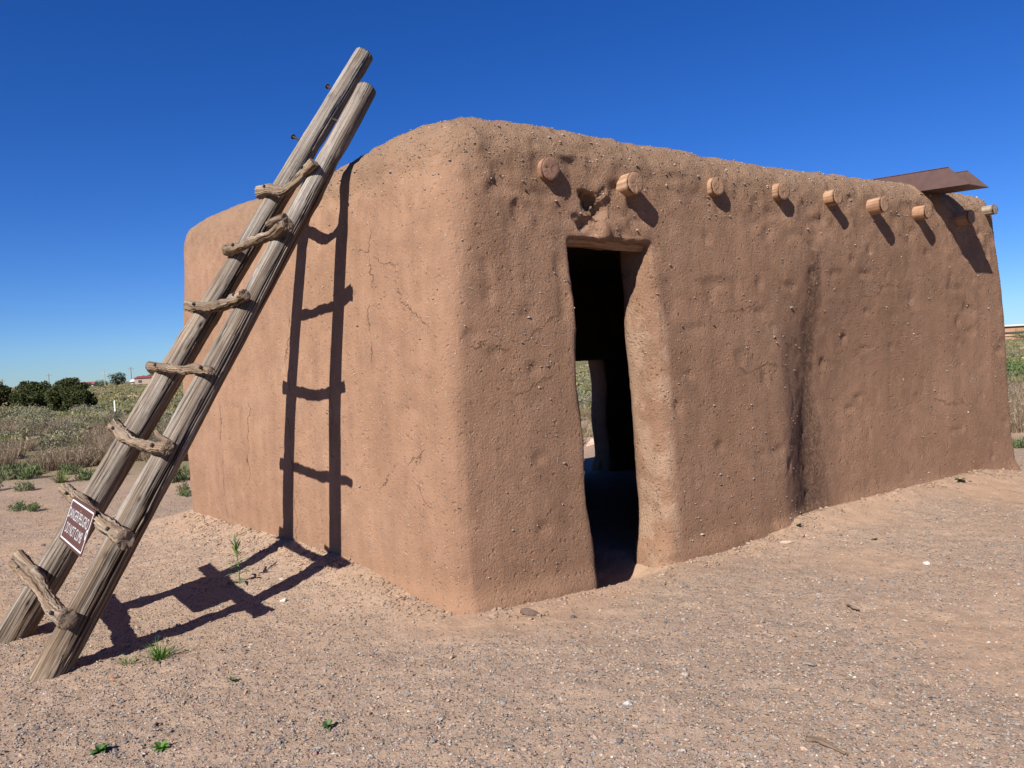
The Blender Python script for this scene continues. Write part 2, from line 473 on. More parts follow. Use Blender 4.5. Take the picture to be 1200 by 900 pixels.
def surface_net(fn, lo, hi, h):
    ax = [np.arange(lo[i], hi[i] + h / 2, h).astype(np.float32) for i in range(3)]
    n = [len(a) for a in ax]
    F = np.empty(n, np.float32)
    for k0 in range(0, n[2], 12):
        U, V_, Z = np.meshgrid(ax[0], ax[1], ax[2][k0:k0 + 12], indexing='ij')
        F[:, :, k0:k0 + 12] = fn(U, V_, Z)
    S = F < 0
    cs = S[:-1, :-1, :-1].astype(np.int8)
    cnt = np.zeros([a - 1 for a in n], np.int8)
    for dx in (0, 1):
        for dy in (0, 1):
            for dz in (0, 1):
                cnt += S[dx:n[0] - 1 + dx, dy:n[1] - 1 + dy, dz:n[2] - 1 + dz]
    act = (cnt > 0) & (cnt < 8)
    idx = np.argwhere(act)
    ids = -np.ones(cnt.shape, np.int32); ids[act] = np.arange(len(idx))
    acc = np.zeros((len(idx), 3), np.float64); num = np.zeros(len(idx))
    cor = [(0, 0, 0), (1, 0, 0), (0, 1, 0), (1, 1, 0), (0, 0, 1), (1, 0, 1), (0, 1, 1), (1, 1, 1)]
    vals = [F[idx[:, 0] + c[0], idx[:, 1] + c[1], idx[:, 2] + c[2]] for c in cor]
    for a in range(8):
        for b in range(a + 1, 8):
            df = [cor[b][k] - cor[a][k] for k in range(3)]
            if sum(abs(q) for q in df) != 1: continue
            fa, fb = vals[a], vals[b]
            m = (fa < 0) != (fb < 0)
            t = np.where(m, fa / np.where(fa == fb, 1, fa - fb), 0)
            p = np.array(cor[a])[None] + t[:, None] * np.array(df)[None]
            acc += np.where(m[:, None], p, 0); num += m
    V = (idx + acc / num[:, None]) * h + np.array(lo)
    Q = []
    for axn in range(3):
        sl0 = [slice(1, -1)] * 3; sl1 = [slice(1, -1)] * 3
        sl0[axn] = slice(0, -1); sl1[axn] = slice(1, None)
        a = S[tuple(sl0)]; b = S[tuple(sl1)]
        for flip, mask in ((False, a & ~b), (True, ~a & b)):
            e = np.argwhere(mask)
            off = np.array([1, 1, 1]); off[axn] = 0
            e = e + off
            o1, o2 = [(1, 2), (2, 0), (0, 1)][axn]
            d1 = np.zeros(3, int); d1[o1] = 1; d2 = np.zeros(3, int); d2[o2] = 1
            c = [e - d1 - d2, e - d2, e, e - d1]
            q = np.stack([ids[x[:, 0], x[:, 1], x[:, 2]] for x in c], 1)
            if flip: q = q[:, ::-1]
            Q.append(q)
    Q = np.concatenate(Q); Q = Q[(Q >= 0).all(1)]
    return V, Q

def vnormals(V, Q):
    n = np.cross(V[Q[:, 2]] - V[Q[:, 0]], V[Q[:, 3]] - V[Q[:, 1]])
    vn = np.zeros_like(V)
    for k in range(4): np.add.at(vn, Q[:, k], n)
    return unit(vn)

house = empty('adobe_house', C0, HROT)
tag(house, 'brown mud adobe house with a dark narrow doorway and a row of protruding beam ends', 'house')
HV, HQ = surface_net(house_sdf, (-1.0, -.35, -.3), (7.3, 4.75, 3.2), .026)
HN = vnormals(HV, HQ)
def roughen(V, Nn):
    u, v, z = V.T
    outer = ((u < .15) | (v < .4) | (u > 6.7) | (v > 4.1) | (z > 2.6)).astype(float)
    frontness = sstep(-.1, .35, u)
    top = sstep(2.25, 2.75, z + .25 * fbm(u * 2, v * 2, z * 2, 3, 3))
    a = .35 + .65 * frontness
    d = .014 * vnoise(u * 1.3, v * 1.3, z * 1.3, 1) + .003 * a * vnoise(u * 3.6, v * 3.6, z * 3.6, 2)
    d = d + a * (.0016 * vnoise(u * 9, v * 9, z * 9, 4) + .0022 * vnoise(u * 19, v * 19, z * 19, 5))
    d = d + top * (.009 * vnoise(u * 8, v * 8, z * 8, 6) + .009 * vnoise(u * 17, v * 17, z * 17, 7) - .005)
    # trowel ridges running up the front
    d = d + .0025 * frontness * vnoise(u * 6, v * 6, z * 1.2, 8)
    # scattered pits
    pit = vnoise(u * 7.0, v * 7.0, z * 9.0, 11)
    d = d - .012 * a * sstep(.62, .85, pit)
    br = sstep(.36, .2, np.hypot(u - 1.4, (z - 2.45) * 1.4)) * (v < .3)
    d = d + br * .025 * fbm(u * 11, v * 11, z * 11, 3, 13)
    # soil washed against the foot of the wall
    ft = sstep(.16, .0, z) * outer
    d = d + ft * (.03 + .02 * vnoise(u * 4, v * 4, z * 4, 14))
    return V + Nn * (d * (.35 + .65 * outer))[:, None]
HV2 = roughen(HV, HN)
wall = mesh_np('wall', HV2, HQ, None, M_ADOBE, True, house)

# pebbles helper ------------------------------------------------------
_ph = (1 + 5 ** .5) / 2
ICO_V = unit(np.array([(-1, _ph, 0), (1, _ph, 0), (-1, -_ph, 0), (1, -_ph, 0), (0, -1, _ph), (0, 1, _ph), (0, -1, -_ph), (0, 1, -_ph), (_ph, 0, -1), (_ph, 0, 1), (-_ph, 0, -1), (-_ph, 0, 1)], float))
ICO_F = np.array([(0, 11, 5), (0, 5, 1), (0, 1, 7), (0, 7, 10), (0, 10, 11), (1, 5, 9), (5, 11, 4), (11, 10, 2), (10, 7, 6), (7, 1, 8), (3, 9, 4), (3, 4, 2), (3, 2, 6), (3, 6, 8), (3, 8, 9), (4, 9, 5), (2, 4, 11), (6, 2, 10), (8, 6, 7), (9, 8, 1)])
OCT_V = np.array([(1, 0, 0), (-1, 0, 0), (0, 1, 0), (0, -1, 0), (0, 0, 1), (0, 0, -1)], float)
OCT_F = np.array([(0, 2, 4), (2, 1, 4), (1, 3, 4), (3, 0, 4), (2, 0, 5), (1, 2, 5), (3, 1, 5), (0, 3, 5)])
STONE_COL = np.array([(.25, .215, .195), (.31, .275, .25), (.38, .32, .28), (.18, .15, .135), (.46, .33, .24), (.42, .28, .2), (.36, .21, .16), (.52, .45, .38), (.66, .60, .52), (.29, .265, .24)])
STONE_P = np.array([.12, .15, .16, .07, .15, .12, .05, .06, .008, .08])

def pebbles(P, S, ico=False, flat=.65):
    n = len(P); BV, BF = (ICO_V, ICO_F) if ico else (OCT_V, OCT_F)
    k = len(BV)
    sc3 = S[:, None] * np.stack([rng.uniform(.75, 1.35, n), rng.uniform(.65, 1.1, n), rng.uniform(.45, .8, n) * flat / .65], 1)
    V = BV[None] * (1 + rng.uniform(-.25, .25, (n, k, 1))) * sc3[:, None, :]
    a = rng.uniform(0, 2 * np.pi, n); ca, sa = np.cos(a)[:, None], np.sin(a)[:, None]
    t = rng.normal(0, .35, n)[:, None]
    x = V[..., 0] * ca - V[..., 1] * sa; y = V[..., 0] * sa + V[..., 1] * ca; zz = V[..., 2]
    z2 = zz * np.cos(t) + x * np.sin(t); x2 = x * np.cos(t) - zz * np.sin(t)
    V = np.stack([x2, y, z2], -1) + P[:, None, :]
    F = (BF[None] + (np.arange(n) * k)[:, None, None]).reshape(-1, 3)
    c = STONE_COL[rng.choice(len(STONE_COL), n, p=STONE_P / STONE_P.sum())] * rng.uniform(.75, 1.25, (n, 1))
    return V.reshape(-1, 3), F, np.repeat(c, k, 0)

# grit on the parapet and in the plaster
out_m = (HN[:, 2] > -.3) & ((HV[:, 1] < .12) | (HV[:, 0] < .12) | (HV[:, 2] > 2.55)) & (HV[:, 2] > .1)
vis = np.where(out_m)[0]
wgt = .12 + 1.6 * sstep(2.45, 2.95, HV[vis, 2]) + .3 * (HV[vis, 0] > .3)
wgt *= (HV[vis, 1] < 1.6)
pk = rng.choice(vis, 7000, replace=False, p=wgt / wgt.sum())
S = np.clip(rng.lognormal(math.log(.0055), .45, len(pk)), .003, .016)
V, F, cc = pebbles(HV2[pk] + HN[pk] * .001, S)
tag(mesh_np('embedded_grit', V, F, cc, M_STONE, False, house), kind='stuff')
# straw in the mud
pk = rng.choice(vis, 420, replace=False)
mb = MB()
t = rdir(420); t = unit(t - (t * HN[pk]).sum(1, keepdims=True) * HN[pk]); t = unit(t + np.array([0, 0, -.8]) * rng.uniform(0, 1, (420, 1)))
sd = np.cross(t, HN[pk]); ln = rng.uniform(.01, .04, (420, 1))
cen = HV2[pk] + HN[pk] * .004
mb.quads(cen, t * ln, sd * .0018, np.array([.62, .5, .34]) * rng.uniform(.7, 1.15, (420, 1)))
tag(mb.build('straw', M_STRAW, house), kind='stuff')

# ------------------------------------------------------------------ logs
def log_mesh(axisP, R, k=64, seed=0, grain=13.0, gdepth=.004, ncrack=4, cdepth=.014, palette=None, knots=4, endcrack=True, chips=()):
    """a round timber along polyline axisP (n,3) with grain, cracks and knots; returns V, Q/T faces, colours"""
    rg = np.random.default_rng(seed)
    P = np.asarray(axisP, float); n = len(P)
    L = np.concatenate([[0], np.cumsum(np.linalg.norm(np.diff(P, axis=0), axis=1))])
    t = unit(np.gradient(P, axis=0))
    ref = np.array([0, 0, 1.0]) if abs(t[0][2]) < .85 else np.array([1.0, 0, 0])
    e1 = unit(np.cross(t, ref)); e2 = np.cross(t, e1)
    th = np.arange(k) * 2 * np.pi / k
    TH, LL = np.meshgrid(th, L)
    R = np.broadcast_to(R, (n,))[:, None]
    tw = TH + .12 * LL
    cx, cy = np.cos(tw), np.sin(tw)
    wv = .05 * vnoise(cx * 2, cy * 2, LL * 4, seed + 6); g1 = vnoise((cx + wv) * grain, (cy - wv) * grain, LL * 1.9, seed + 1); g2 = vnoise((cx + wv) * grain * 2.3, (cy - wv) * grain * 2.3, LL * 4.3, seed + 2)
    g0 = vnoise(cx * 1.6, cy * 1.6, LL * 2.2, seed + 3)
    g3 = vnoise(cx * 5, cy * 5, LL * .5, seed + 5)
    dr = gdepth * (.55 * g1 + .55 * g2) + .05 * R * g0 + gdepth * .15 * g3
    dark = np.zeros_like(dr)
    for c in range(ncrack):
        a0 = rg.uniform(0, 2 * np.pi); l0 = rg.uniform(-.1, .7) * L[-1]; l1 = l0 + rg.uniform(.25, .8) * L[-1]
        ac = a0 - .12 * LL + .12 * vnoise(LL * 1.5, c * 3.3, 0.0, seed + 20)
        dd = (TH - ac + np.pi) % (2 * np.pi) - np.pi
        w = (.0042 / R) * (.6 + .5 * vnoise(LL * 3, c * 1.7, 0.0, seed + 21))
        m = np.exp(-(dd / np.maximum(w, .02)) ** 2) * sstep(l0, l0 + .2, LL) * sstep(l1, l1 - .2, LL)
        dr = dr - cdepth * m; dark = np.maximum(dark, m)
    kn = np.zeros_like(dr)
    for c in range(knots):
        a0 = rg.uniform(0, 2 * np.pi); l0 = rg.uniform(.05, .95) * L[-1]
        dd = ((TH - a0 + np.pi) % (2 * np.pi) - np.pi) * R; q = np.hypot(dd, (LL - l0) * .6)
        dr = dr + .010 * np.exp(-(q / .03) ** 2) - .012 * np.exp(-(q / .011) ** 2)
        kn = np.maximum(kn, np.exp(-(q / .016) ** 2))
    for (a0, l0, dep, wl) in chips:
        dd = ((TH - a0 + np.pi) % (2 * np.pi) - np.pi)
        dr = dr - dep * np.exp(-(dd / .7) ** 2) * np.exp(-((LL - l0) / wl) ** 2)
    rr = R + dr
    V = P[:, None, :] + rr[..., None] * (np.cos(TH)[..., None] * e1[:, None, :] + np.sin(TH)[..., None] * e2[:, None, :])
    pa = np.array(palette if palette is not None else [(.06, .041, .029), (.255, .20, .153), (.48, .415, .35)])
    s = np.clip(.5 + .30 * g1 + .40 * g2 + .14 * g3 + .22 * g0, 0, 1)[..., None]
    col = np.where(s < .5, pa[0] + (pa[1] - pa[0]) * s * 2, pa[1] + (pa[2] - pa[1]) * (s * 2 - 1))
    wm = sstep(-.2, .6, vnoise(cx * 2, cy * 2, LL * 1.3, seed + 9))[..., None]
    col = col * (1 - .7 * wm) + .7 * wm * col * np.array([1.0, .86, .70])
    col = col * (1 - .55 * dark[..., None]) * (1 - .5 * kn[..., None])
    V = V.reshape(-1, 3); col = col.reshape(-1, 3)
    i, j = np.meshgrid(np.arange(n - 1), np.arange(k), indexing='ij')
    Q = np.stack([i * k + j, (i + 1) * k + j, (i + 1) * k + (j + 1) % k, i * k + (j + 1) % k], -1).reshape(-1, 4)
    Vs = [V]; Cs = [col]; Qs = [Q]; T = []
    base = len(V)
    for end, ring0 in ((0, 0), (1, (n - 1) * k)):
        prev = np.arange(k) + ring0
        cen = P[0] if end == 0 else P[-1]
        out = -t[0] if end == 0 else t[-1]
        rings = [.965, .75, .45, .2]
        for q in rings:
            ring = cen + (V[ring0:ring0 + k] - cen) * q + out * .003
            an = th * 1.0
            cr = np.zeros(k)
            if endcrack:
                for cst in (rg.uniform(0, 6.28), rg.uniform(0, 6.28)):
                    d = (an - cst + np.pi) % (2 * np.pi) - np.pi
                    cr = np.maximum(cr, np.exp(-(d / (.022 / q)) ** 2))
            ring = ring - out * (cr * .006)[:, None] + out * (.003 * vnoise(np.cos(th) * 6 * q, np.sin(th) * 6 * q, q * 9, seed + 50))[:, None]
            c_ = (pa[1] * .95 + .12 * (vnoise(np.cos(th) * q * 3, np.sin(th) * q * 3, q * 12.0, seed + 51))[:, None] * pa[1]) * (1 - .5 * cr[:, None] * (q > .3))
            Vs.append(ring); Cs.append(c_)
            cur = base + np.arange(k); base += k
            f = np.stack([prev, np.roll(prev, -1), np.roll(cur, -1), cur], 1)
            Qs.append(f if end else f[:, ::-1]); prev = cur
        Vs.append((cen + out * .003)[None]); Cs.append((pa[1] * .8)[None])
        f = np.stack([prev, np.roll(prev, -1), np.full(k, base)], 1)
        T.append(f if end else f[:, ::-1]); base += 1
    return np.concatenate(Vs), [np.concatenate(Qs), np.concatenate(T)], np.concatenate(Cs)

def spline(P, n):
    """Catmull-Rom through the points"""
    P = np.asarray(P, float)
    Q = np.concatenate([[2 * P[0] - P[1]], P, [2 * P[-1] - P[-2]]])
    m = len(P) - 1; o = []
    for x in np.linspace(0, m - 1e-6, n):
        i = int(x); f = x - i; a, b, c, d = Q[i:i + 4]
        o.append(.5 * (2 * b + (c - a) * f + (2 * a - 5 * b + 4 * c - d) * f * f + (3 * b - a - 3 * c + d) * f ** 3))
    return np.array(o)

# beams through the front wall (house frame)
BEAM_PAL = [(.26, .14, .085), (.46, .27, .165), (.60, .385, .25)]
for i, (u, out, z, r) in enumerate([(.80, .025, 2.715, .072), (1.48, .08, 2.66, .073), (2.37, .04, 2.735, .068), (3.13, .06, 2.745, .070), (3.81, .09, 2.735, .064),
                                    (4.47, .12, 2.725, .070), (5.25, .10, 2.71, .066), (6.02, .12, 2.69, .070)]):
    tilt = rng.uniform(-.012, .012)
    pal = BEAM_PAL if i else [(.27, .15, .10), (.36, .20, .135), (.42, .25, .17)]
    y = np.linspace(.42, -out, 22)
    V, F, c = log_mesh(np.stack([np.full(22, u) + tilt * (y - .4), y, np.full(22, z) + .01 * np.sin(i * 2.1 + y * 3)], 1), r, 40, 100 + i, 6, .003, 2, .008, pal, 1)
    mesh_np('roof_beam', V, F, c, M_BEAM, True, house)
y = np.linspace(.5, -.09, 18)
V, F, c = log_mesh(np.stack([np.full(18, 6.60), y, 2.815 + 0 * y], 1), .052, 36, 140, 9, .004, 3, .01, [(.24, .18, .14), (.36, .29, .22), (.46, .39, .31)], 1)
tag(mesh_np('roof_beam', V, F, c, M_BEAM, True, house), 'grey weathered beam end at the far corner')
# lintel
x = np.linspace(.86, 1.83, 30)
V, F, c = log_mesh(np.stack([x, .115 + .01 * np.sin(x * 5), 2.285 + .012 * np.sin(x * 6 + 1)], 1), np.interp(x, [.86, 1.2, 1.83], [.052, .046, .036]), 32, 150, 7, .004, 3, .006, [(.30, .18, .11), (.42, .265, .165), (.5, .34, .225)], 2)
mesh_np('lintel', V, F, c, M_BEAM, True, house)
# metal roof drain: an open channel with raked ends
def channel():
    mb = MB(); u0, u1 = 5.42, 5.78; th = .006
    yb, zb = .75, 2.985; ye, ze = -.40, 2.915; hh = .185; rk = .185
    def prism(poly, ax0, ax1):
        n = len(poly); V = [(ax0, p[0], p[1]) for p in poly] + [(ax1, p[0], p[1]) for p in poly]
        Q = [(i, (i + 1) % n, n + (i + 1) % n, n + i) for i in range(n)]
        mb.add(V, Q=Q + [tuple(range(n - 1, -1, -1)), tuple(range(n, 2 * n))], C=(.15, .085, .07))
    side = [(yb, zb), (ye, ze), (ye + rk, ze + hh + .01), (yb, zb + hh)]
    prism(side, u0 - th, u0); prism(side, u1, u1 + th)
    bot = [(yb, zb - th), (ye - .002, ze - th), (ye - .002, ze), (yb, zb)]
    prism(bot, u0 + .001, u1 - .001)
    lip = [(yb, zb + hh + .002), (ye + rk, ze + hh + .012), (ye + rk, ze + hh + .017), (yb, zb + hh + .007)]
    prism(lip, u0 - .012, u0 + .004); prism(lip, u1 - .004, u1 + .012)
    return mb.build('roof_drain', M_RUST, house)
tag(channel(), 'dark brown sheet metal roof drain channel')

# ------------------------------------------------------------------ ladder
ladder = empty('wooden_ladder', (-2.8, 4.47, 0))
tag(ladder, 'tall weathered pole ladder with gnarled branch rungs leaning on the mud house', 'ladder')
LO = np.array([-2.8, 4.47, 0.0])
def rail(P0, P1, r0, r1, seed, bow, chips):
    n = 420; s = np.linspace(0, 1, n)[:, None]
    P0 = np.array(P0); P1 = np.array(P1); P0 = P0 - (P1 - P0) * .012
    P = P0 + (P1 - P0) * s + np.sin(s * np.pi) * np.array(bow) - LO
    R = r0 + (r1 - r0) * s[:, 0]
    V, F, c = log_mesh(P, R, 170, seed, 14, .0042, 8, .022, None, 12, True, chips)
    # greyer and paler towards the weathered top
    hgt = (V[:, 2:3]) / 3.6
    c = c * (.92 + .12 * hgt) * (1 - hgt * .0) ; c = c * (1 - .35 * hgt) + .35 * hgt * c.mean(1, keepdims=True)
    return mesh_np('rail', V, F, c, M_WOOD, True, ladder)
rail((-2.500, 4.151, -.02), (-.923, 5.779, 3.486), .088, .070, 11, (0.0, 0, .0), [(1.0, 3.6, .01, .08)])
rail((-3.099, 4.789, -.02), (-1.014, 6.323, 3.943), .093, .071, 23, (0.0, 0, .0), [(2.2, 4.55, .02, .06), (2.2, 3.9, .018, .06)])
RUNGS = [
 ([(-1.740, 5.842, 2.809), (-1.626, 5.709, 2.799), (-1.484, 5.490, 2.733), (-1.382, 5.399, 2.754), (-1.312, 5.386, 2.821), (-1.234, 5.361, 2.885)], .037),
 ([(-1.936, 5.638, 2.372), (-1.792, 5.475, 2.366), (-1.638, 5.322, 2.381), (-1.514, 5.194, 2.388), (-1.403, 5.100, 2.416), (-1.352, 5.055, 2.427)], .036),
 ([(-2.213, 5.584, 2.001), (-2.000, 5.314, 1.960), (-1.827, 5.117, 1.949), (-1.686, 4.978, 1.964), (-1.587, 4.888, 1.983)], .036),
 ([(-2.428, 5.420, 1.587), (-2.225, 5.188, 1.573), (-2.013, 4.937, 1.548), (-1.829, 4.732, 1.541), (-1.715, 4.600, 1.531)], .034),
 ([(-2.632, 5.282, 1.210), (-2.489, 5.085, 1.164), (-2.295, 4.839, 1.125), (-2.085, 4.599, 1.109), (-1.914, 4.416, 1.110)], .040),
 ([(-2.986, 5.281, .810), (-2.721, 4.962, .773), (-2.478, 4.664, .732), (-2.254, 4.392, .697), (-2.063, 4.167, .676)], .045),
 ([(-3.223, 5.121, .375), (-2.954, 4.815, .354), (-2.703, 4.511, .316), (-2.502, 4.264, .281), (-2.349, 4.104, .284)], .050)]
RUNG_PAL = [(.085, .055, .036), (.28, .205, .145), (.48, .385, .29)]
LN = np.array([-.615, -.57, .54]); LN /= np.linalg.norm(LN)
for i, (pts, r) in enumerate(RUNGS):
    n = 90; P = spline(pts, n) - LO
    s = np.linspace(0, 1, n)
    P = P + np.stack([.004 * vnoise(s * 5, i, k, 300 + i) for k in (1.3, 4.4, 8.1)], 1)
    R = r * .9 * (.92 + .22 * vnoise(s * 4, i * 1.3, 0.0, 320) + .25 * np.exp(-(s / .08) ** 2) + .30 * np.exp(-((1 - s) / .09) ** 2) * (i in (0, 1, 2, 5, 6)))
    V, F, c = log_mesh(P, R, 64, 400 + i, 11, .0075, 9, .016, RUNG_PAL, 3, False)
    V = V + .006 * np.stack([fbm(V[:, 0] * 22, V[:, 1] * 22, V[:, 2] * 22, 2, 500 + k) for k in range(3)], 1)
    rung = mesh_np('rung', V, F, c, M_WOOD, True, ladder)
    # nail heads holding the rung to both rails
    for q in (.16, .86):
        p = P[int(q * (n - 1))]; mb = MB()
        mb.tube([p + LN * (r * .5), p + LN * (r * 1.02 + .006), p + LN * (r * 1.02 + .010)], [.008, .012, .010], 10, (.05, .035, .03))
        mb.build('nail', M_RUST, rung)
# the split-off sliver lying along the lowest rung and forked ends
def sliver(pts, r0, r1, seed):
    P = spline(pts, 40) - LO; s = np.linspace(0, 1, 40)
    V, F, c = log_mesh(P, r0 + (r1 - r0) * s, 24, seed, 6, .005, 3, .008, RUNG_PAL, 1)
    mesh_np('split_branch', V, F, c, M_WOOD, True, ladder)
sliver([(-3.20, 5.10, .435), (-3.10, 4.985, .418), (-2.99, 4.87, .402), (-2.91, 4.79, .388)], .028, .012, 610)
sliver([(-2.12, 4.74, 1.19), (-2.05, 4.62, 1.17), (-1.96, 4.50, 1.15), (-1.90, 4.40, 1.14)], .012, .026, 611)
sliver([(-1.50, 5.14, 2.45), (-1.43, 5.10, 2.47), (-1.37, 5.06, 2.475)], .016, .028, 612)
for a, b in (((-1.234, 6.242, 3.650), (-1.325, 6.344, 3.722)), ((-1.461, 6.081, 3.220), (-1.583, 6.217, 3.309)), ((-1.191, 6.024, 3.349), (-1.272, 6.115, 3.405))):
    a = np.array(a) - LO; b = np.array(b) - LO; d = unit(b - a); mb = MB()
    a = a - d * .06
    mb.tube(a + (b - a) * np.linspace(0, .96, 8)[:, None], .0095, 10, (.06, .04, .034))
    mb.tube([b - d * .012, b - d * .004, b], [.019, .020, .012], 12, (.06, .04, .034))
    tag(mb.build('nail', M_RUST, ladder), 'long rusty nail sticking out of the rail')

# ------------------------------------------------------------------ warning sign
sp = [np.array(p) for p in ((-2.727, 4.891, .783), (-2.383, 4.499, .757), (-2.401, 4.399, .535), (-2.740, 4.799, .584))]
so = (sp[2] + sp[3]) / 2
sx = unit((sp[1] - sp[0]) + (sp[2] - sp[3])); sy = unit((sp[0] - sp[3]) + (sp[1] - sp[2]) - 0); sy = unit(sy - sx * (sy @ sx)); sz = np.cross(sx, sy)
SW, SH = .525, .265
so = so - sx * .085 - sy * .02
sign = empty('warning_sign'); sign.matrix_world = Matrix(((sx[0], sy[0], sz[0], so[0]), (sx[1], sy[1], sz[1], so[1]), (sx[2], sy[2], sz[2], so[2]), (0, 0, 0, 1)))
tag(sign, 'brown metal danger sign with white border and lettering hung on the ladder rung', 'sign')
def rrect(w, h, r, z, k=6, cx=0, cy=SH / 2):
    o = []
    for qx, qy, a0 in ((1, 1, 0), (-1, 1, 90), (-1, -1, 180), (1, -1, 270)):
        for i in range(k + 1):
            a = math.radians(a0 + 90 * i / k)
            o.append((cx + qx * (w / 2 - r) + r * math.cos(a), cy + qy * (h / 2 - r) + r * math.sin(a), z))
    return o
def plate(name, w, h, r, z0, z1, col, mat):
    a = rrect(w, h, r, z0); b = rrect(w, h, r, z1); n = len(a)
    V = a + b + [(0, SH / 2, z0), (0, SH / 2, z1)]
    Q = [(i, (i + 1) % n, n + (i + 1) % n, n + i) for i in range(n)]
    T = [((i + 1) % n, i, 2 * n) for i in range(n)] + [(n + i, n + (i + 1) % n, 2 * n + 1) for i in range(n)]
    return mesh_np(name, V, [np.array(Q), np.array(T)], np.tile(col, (len(V), 1)), mat, False, sign)
plate('board', SW, SH, .018, -.003, 0, (.115, .046, .034), M_PAINT)
def ring(name, w, h, r, t, z, col):
    a = rrect(w, h, r, z); b = rrect(w - 2 * t, h - 2 * t, max(r - t, .002), z); n = len(a)
    Q = [(i, (i + 1) % n, n + (i + 1) % n, n + i) for i in range(n)]
    mesh_np(name, a + b, np.array(Q), np.tile(col, (2 * n, 1)), M_PAINT, False, sign)
ring('border', SW - .032, SH - .03, .012, .009, .0012, (.78, .78, .78))
def text(s, w, h, cx, cy, z, col):
    cu = bpy.data.curves.new('lettering', 'FONT'); cu.body = s; cu.align_x = 'CENTER'; cu.size = 1; cu.offset = 0.0
    ob = bpy.data.objects.new('tmp', cu); COL.objects.link(ob)
    dg = bpy.context.evaluated_depsgraph_get(); me = bpy.data.meshes.new_from_object(ob.evaluated_get(dg))
    bpy.data.objects.remove(ob)
    co = np.zeros(len(me.vertices) * 3, np.float32); me.vertices.foreach_get('co', co); co = co.reshape(-1, 3)
    lo, hi = co.min(0), co.max(0)
    co[:, 0] = (co[:, 0] - (lo[0] + hi[0]) / 2) / (hi[0] - lo[0]) * w + cx
    co[:, 1] = (co[:, 1] - lo[1]) / (hi[1] - lo[1]) * h + cy; co[:, 2] = z
    me.vertices.foreach_set('co', co.ravel()); me.name = 'lettering'
    a = me.attributes.new('Col', 'FLOAT_COLOR', 'POINT'); c = np.ones((len(co), 4), np.float32); c[:, :3] = np.asarray(col) * ALB; a.data.foreach_set('color', c.ravel())
    me.materials.clear(); me.materials.append(M_PAINT); me.update()
    o = bpy.data.objects.new('lettering', me); COL.objects.link(o); o.parent = sign
text('DANGER/PELIGRO', .44, .060, -.01, .145, .0015, (.64, .62, .61))
text('DO NOT CLIMB', .37, .060, -.012, .058, .0015, (.64, .62, .61))
mb = MB(); mb.tube([(0, SH - .05, -.002), (0, SH - .05, .003), (0, SH - .05, .005)], [.007, .007, .004], 10, (.3, .17, .1)); mb.build('bolt', M_RUST, sign)
# bullet dent with chipped paint on the border
V = [(.232 + .018 * math.cos(a) * q, .125 + .03 * math.sin(a) * q * (1 + .2 * math.sin(3 * a)), .0018) for q in (1.0, .45) for a in np.linspace(0, 2 * math.pi, 14, endpoint=False)]
Q = [(i, (i + 1) % 14, 14 + (i + 1) % 14, 14 + i) for i in range(14)]
mesh_np('chipped_patch', V, [np.array(Q)], np.tile((.66, .68, .70), (28, 1)), M_PAINT, False, sign)
mesh_np('bullet_hole', V[14:], [np.array([tuple(range(14))])], np.tile((.03, .03, .035), (14, 1)), M_PAINT, False, sign)

# ------------------------------------------------------------------ loose gravel
def scatter_gravel(n, ymin, ymax, smin, smed, smax, ico, gpow=1.0):
    P = []
    got = 0
    while got < n:
        y = np.exp(rng.uniform(math.log(ymin), math.log(ymax), n))
        x = y * rng.uniform(-.78, .78, n)
        u, v = to_local(x, y); d = foot_dist(u, v)
        ok = (d > .02) & (rng.uniform(0, 1, n) < (.10 + .9 * gravel_mask(x, y) ** gpow) * (1 - .6 * field_mask(x, y)))
        q = np.stack([x, y], 1)[ok]; P.append(q); got += len(q)
    P = np.concatenate(P)[:n]
    S = np.clip(rng.lognormal(math.log(smed), .5, n), smin, smax) * (1 + .05 * np.maximum(P[:, 1] - 5, 0))
    z = gz(P[:, 0], P[:, 1]) + S * .12
    near = sstep(16, 9, np.hypot(P[:, 0], P[:, 1]))
    X, Y = P.T
    z = z + near * (.006 * fbm(X * 9, Y * 9, 0.0, 3, 15) + .005 * fbm(X * 34, Y * 34, 0.0, 2, 19) * (.4 + gravel_mask(X, Y)))
    return pebbles(np.stack([X, Y, z], 1), S, ico)
V1, F1_, c1 = scatter_gravel(130000, 2.6, 11, .0018, .0035, .009, False)
V2, F2_, c2 = scatter_gravel(2600, 2.6, 13, .0045, .0065, .015, True)
# crumbs of mud fallen along the foot of the walls
n = 5200
e = rng.uniform(0, 1, n); onl = rng.uniform(0, 1, n) < .42
off = np.abs(rng.normal(0, .14, n)) + .0
uu = np.where(onl, -.1246 * e * HD - off - .06, e * HL); vv = np.where(onl, e * HD, -off - np.interp(e * HL, _uu, _ff))
uu = uu + 0; ok = ~((~onl) & (uu > .9) & (uu < 1.8) & (off < .05)); uu, vv = uu[ok], vv[ok]; n = len(uu)
px = C0[0] + D1[0] * uu + MV[0] * vv; py = C0[1] + D1[1] * uu + MV[1] * vv
S = np.clip(rng.lognormal(math.log(.0055), .55, n), .002, .022)
V3, F3_, c3 = pebbles(np.stack([px, py, gz(px, py) + S * .2], 1), S, True)
c3 = np.repeat(np.array([.40, .265, .175]) * rng.uniform(.75, 1.2, (n, 1)), 12, 0) * .75 + c3 * .25
o = mesh_np('gravel', np.concatenate([V1, V2, V3]), [F1_, F2_ + len(V1), F3_ + len(V1) + len(V2)], np.concatenate([c1, c2, c3]), M_STONE, False)
tag(o, 'loose grey and tan gravel strewn over the bare yard', 'gravel', kind='stuff')

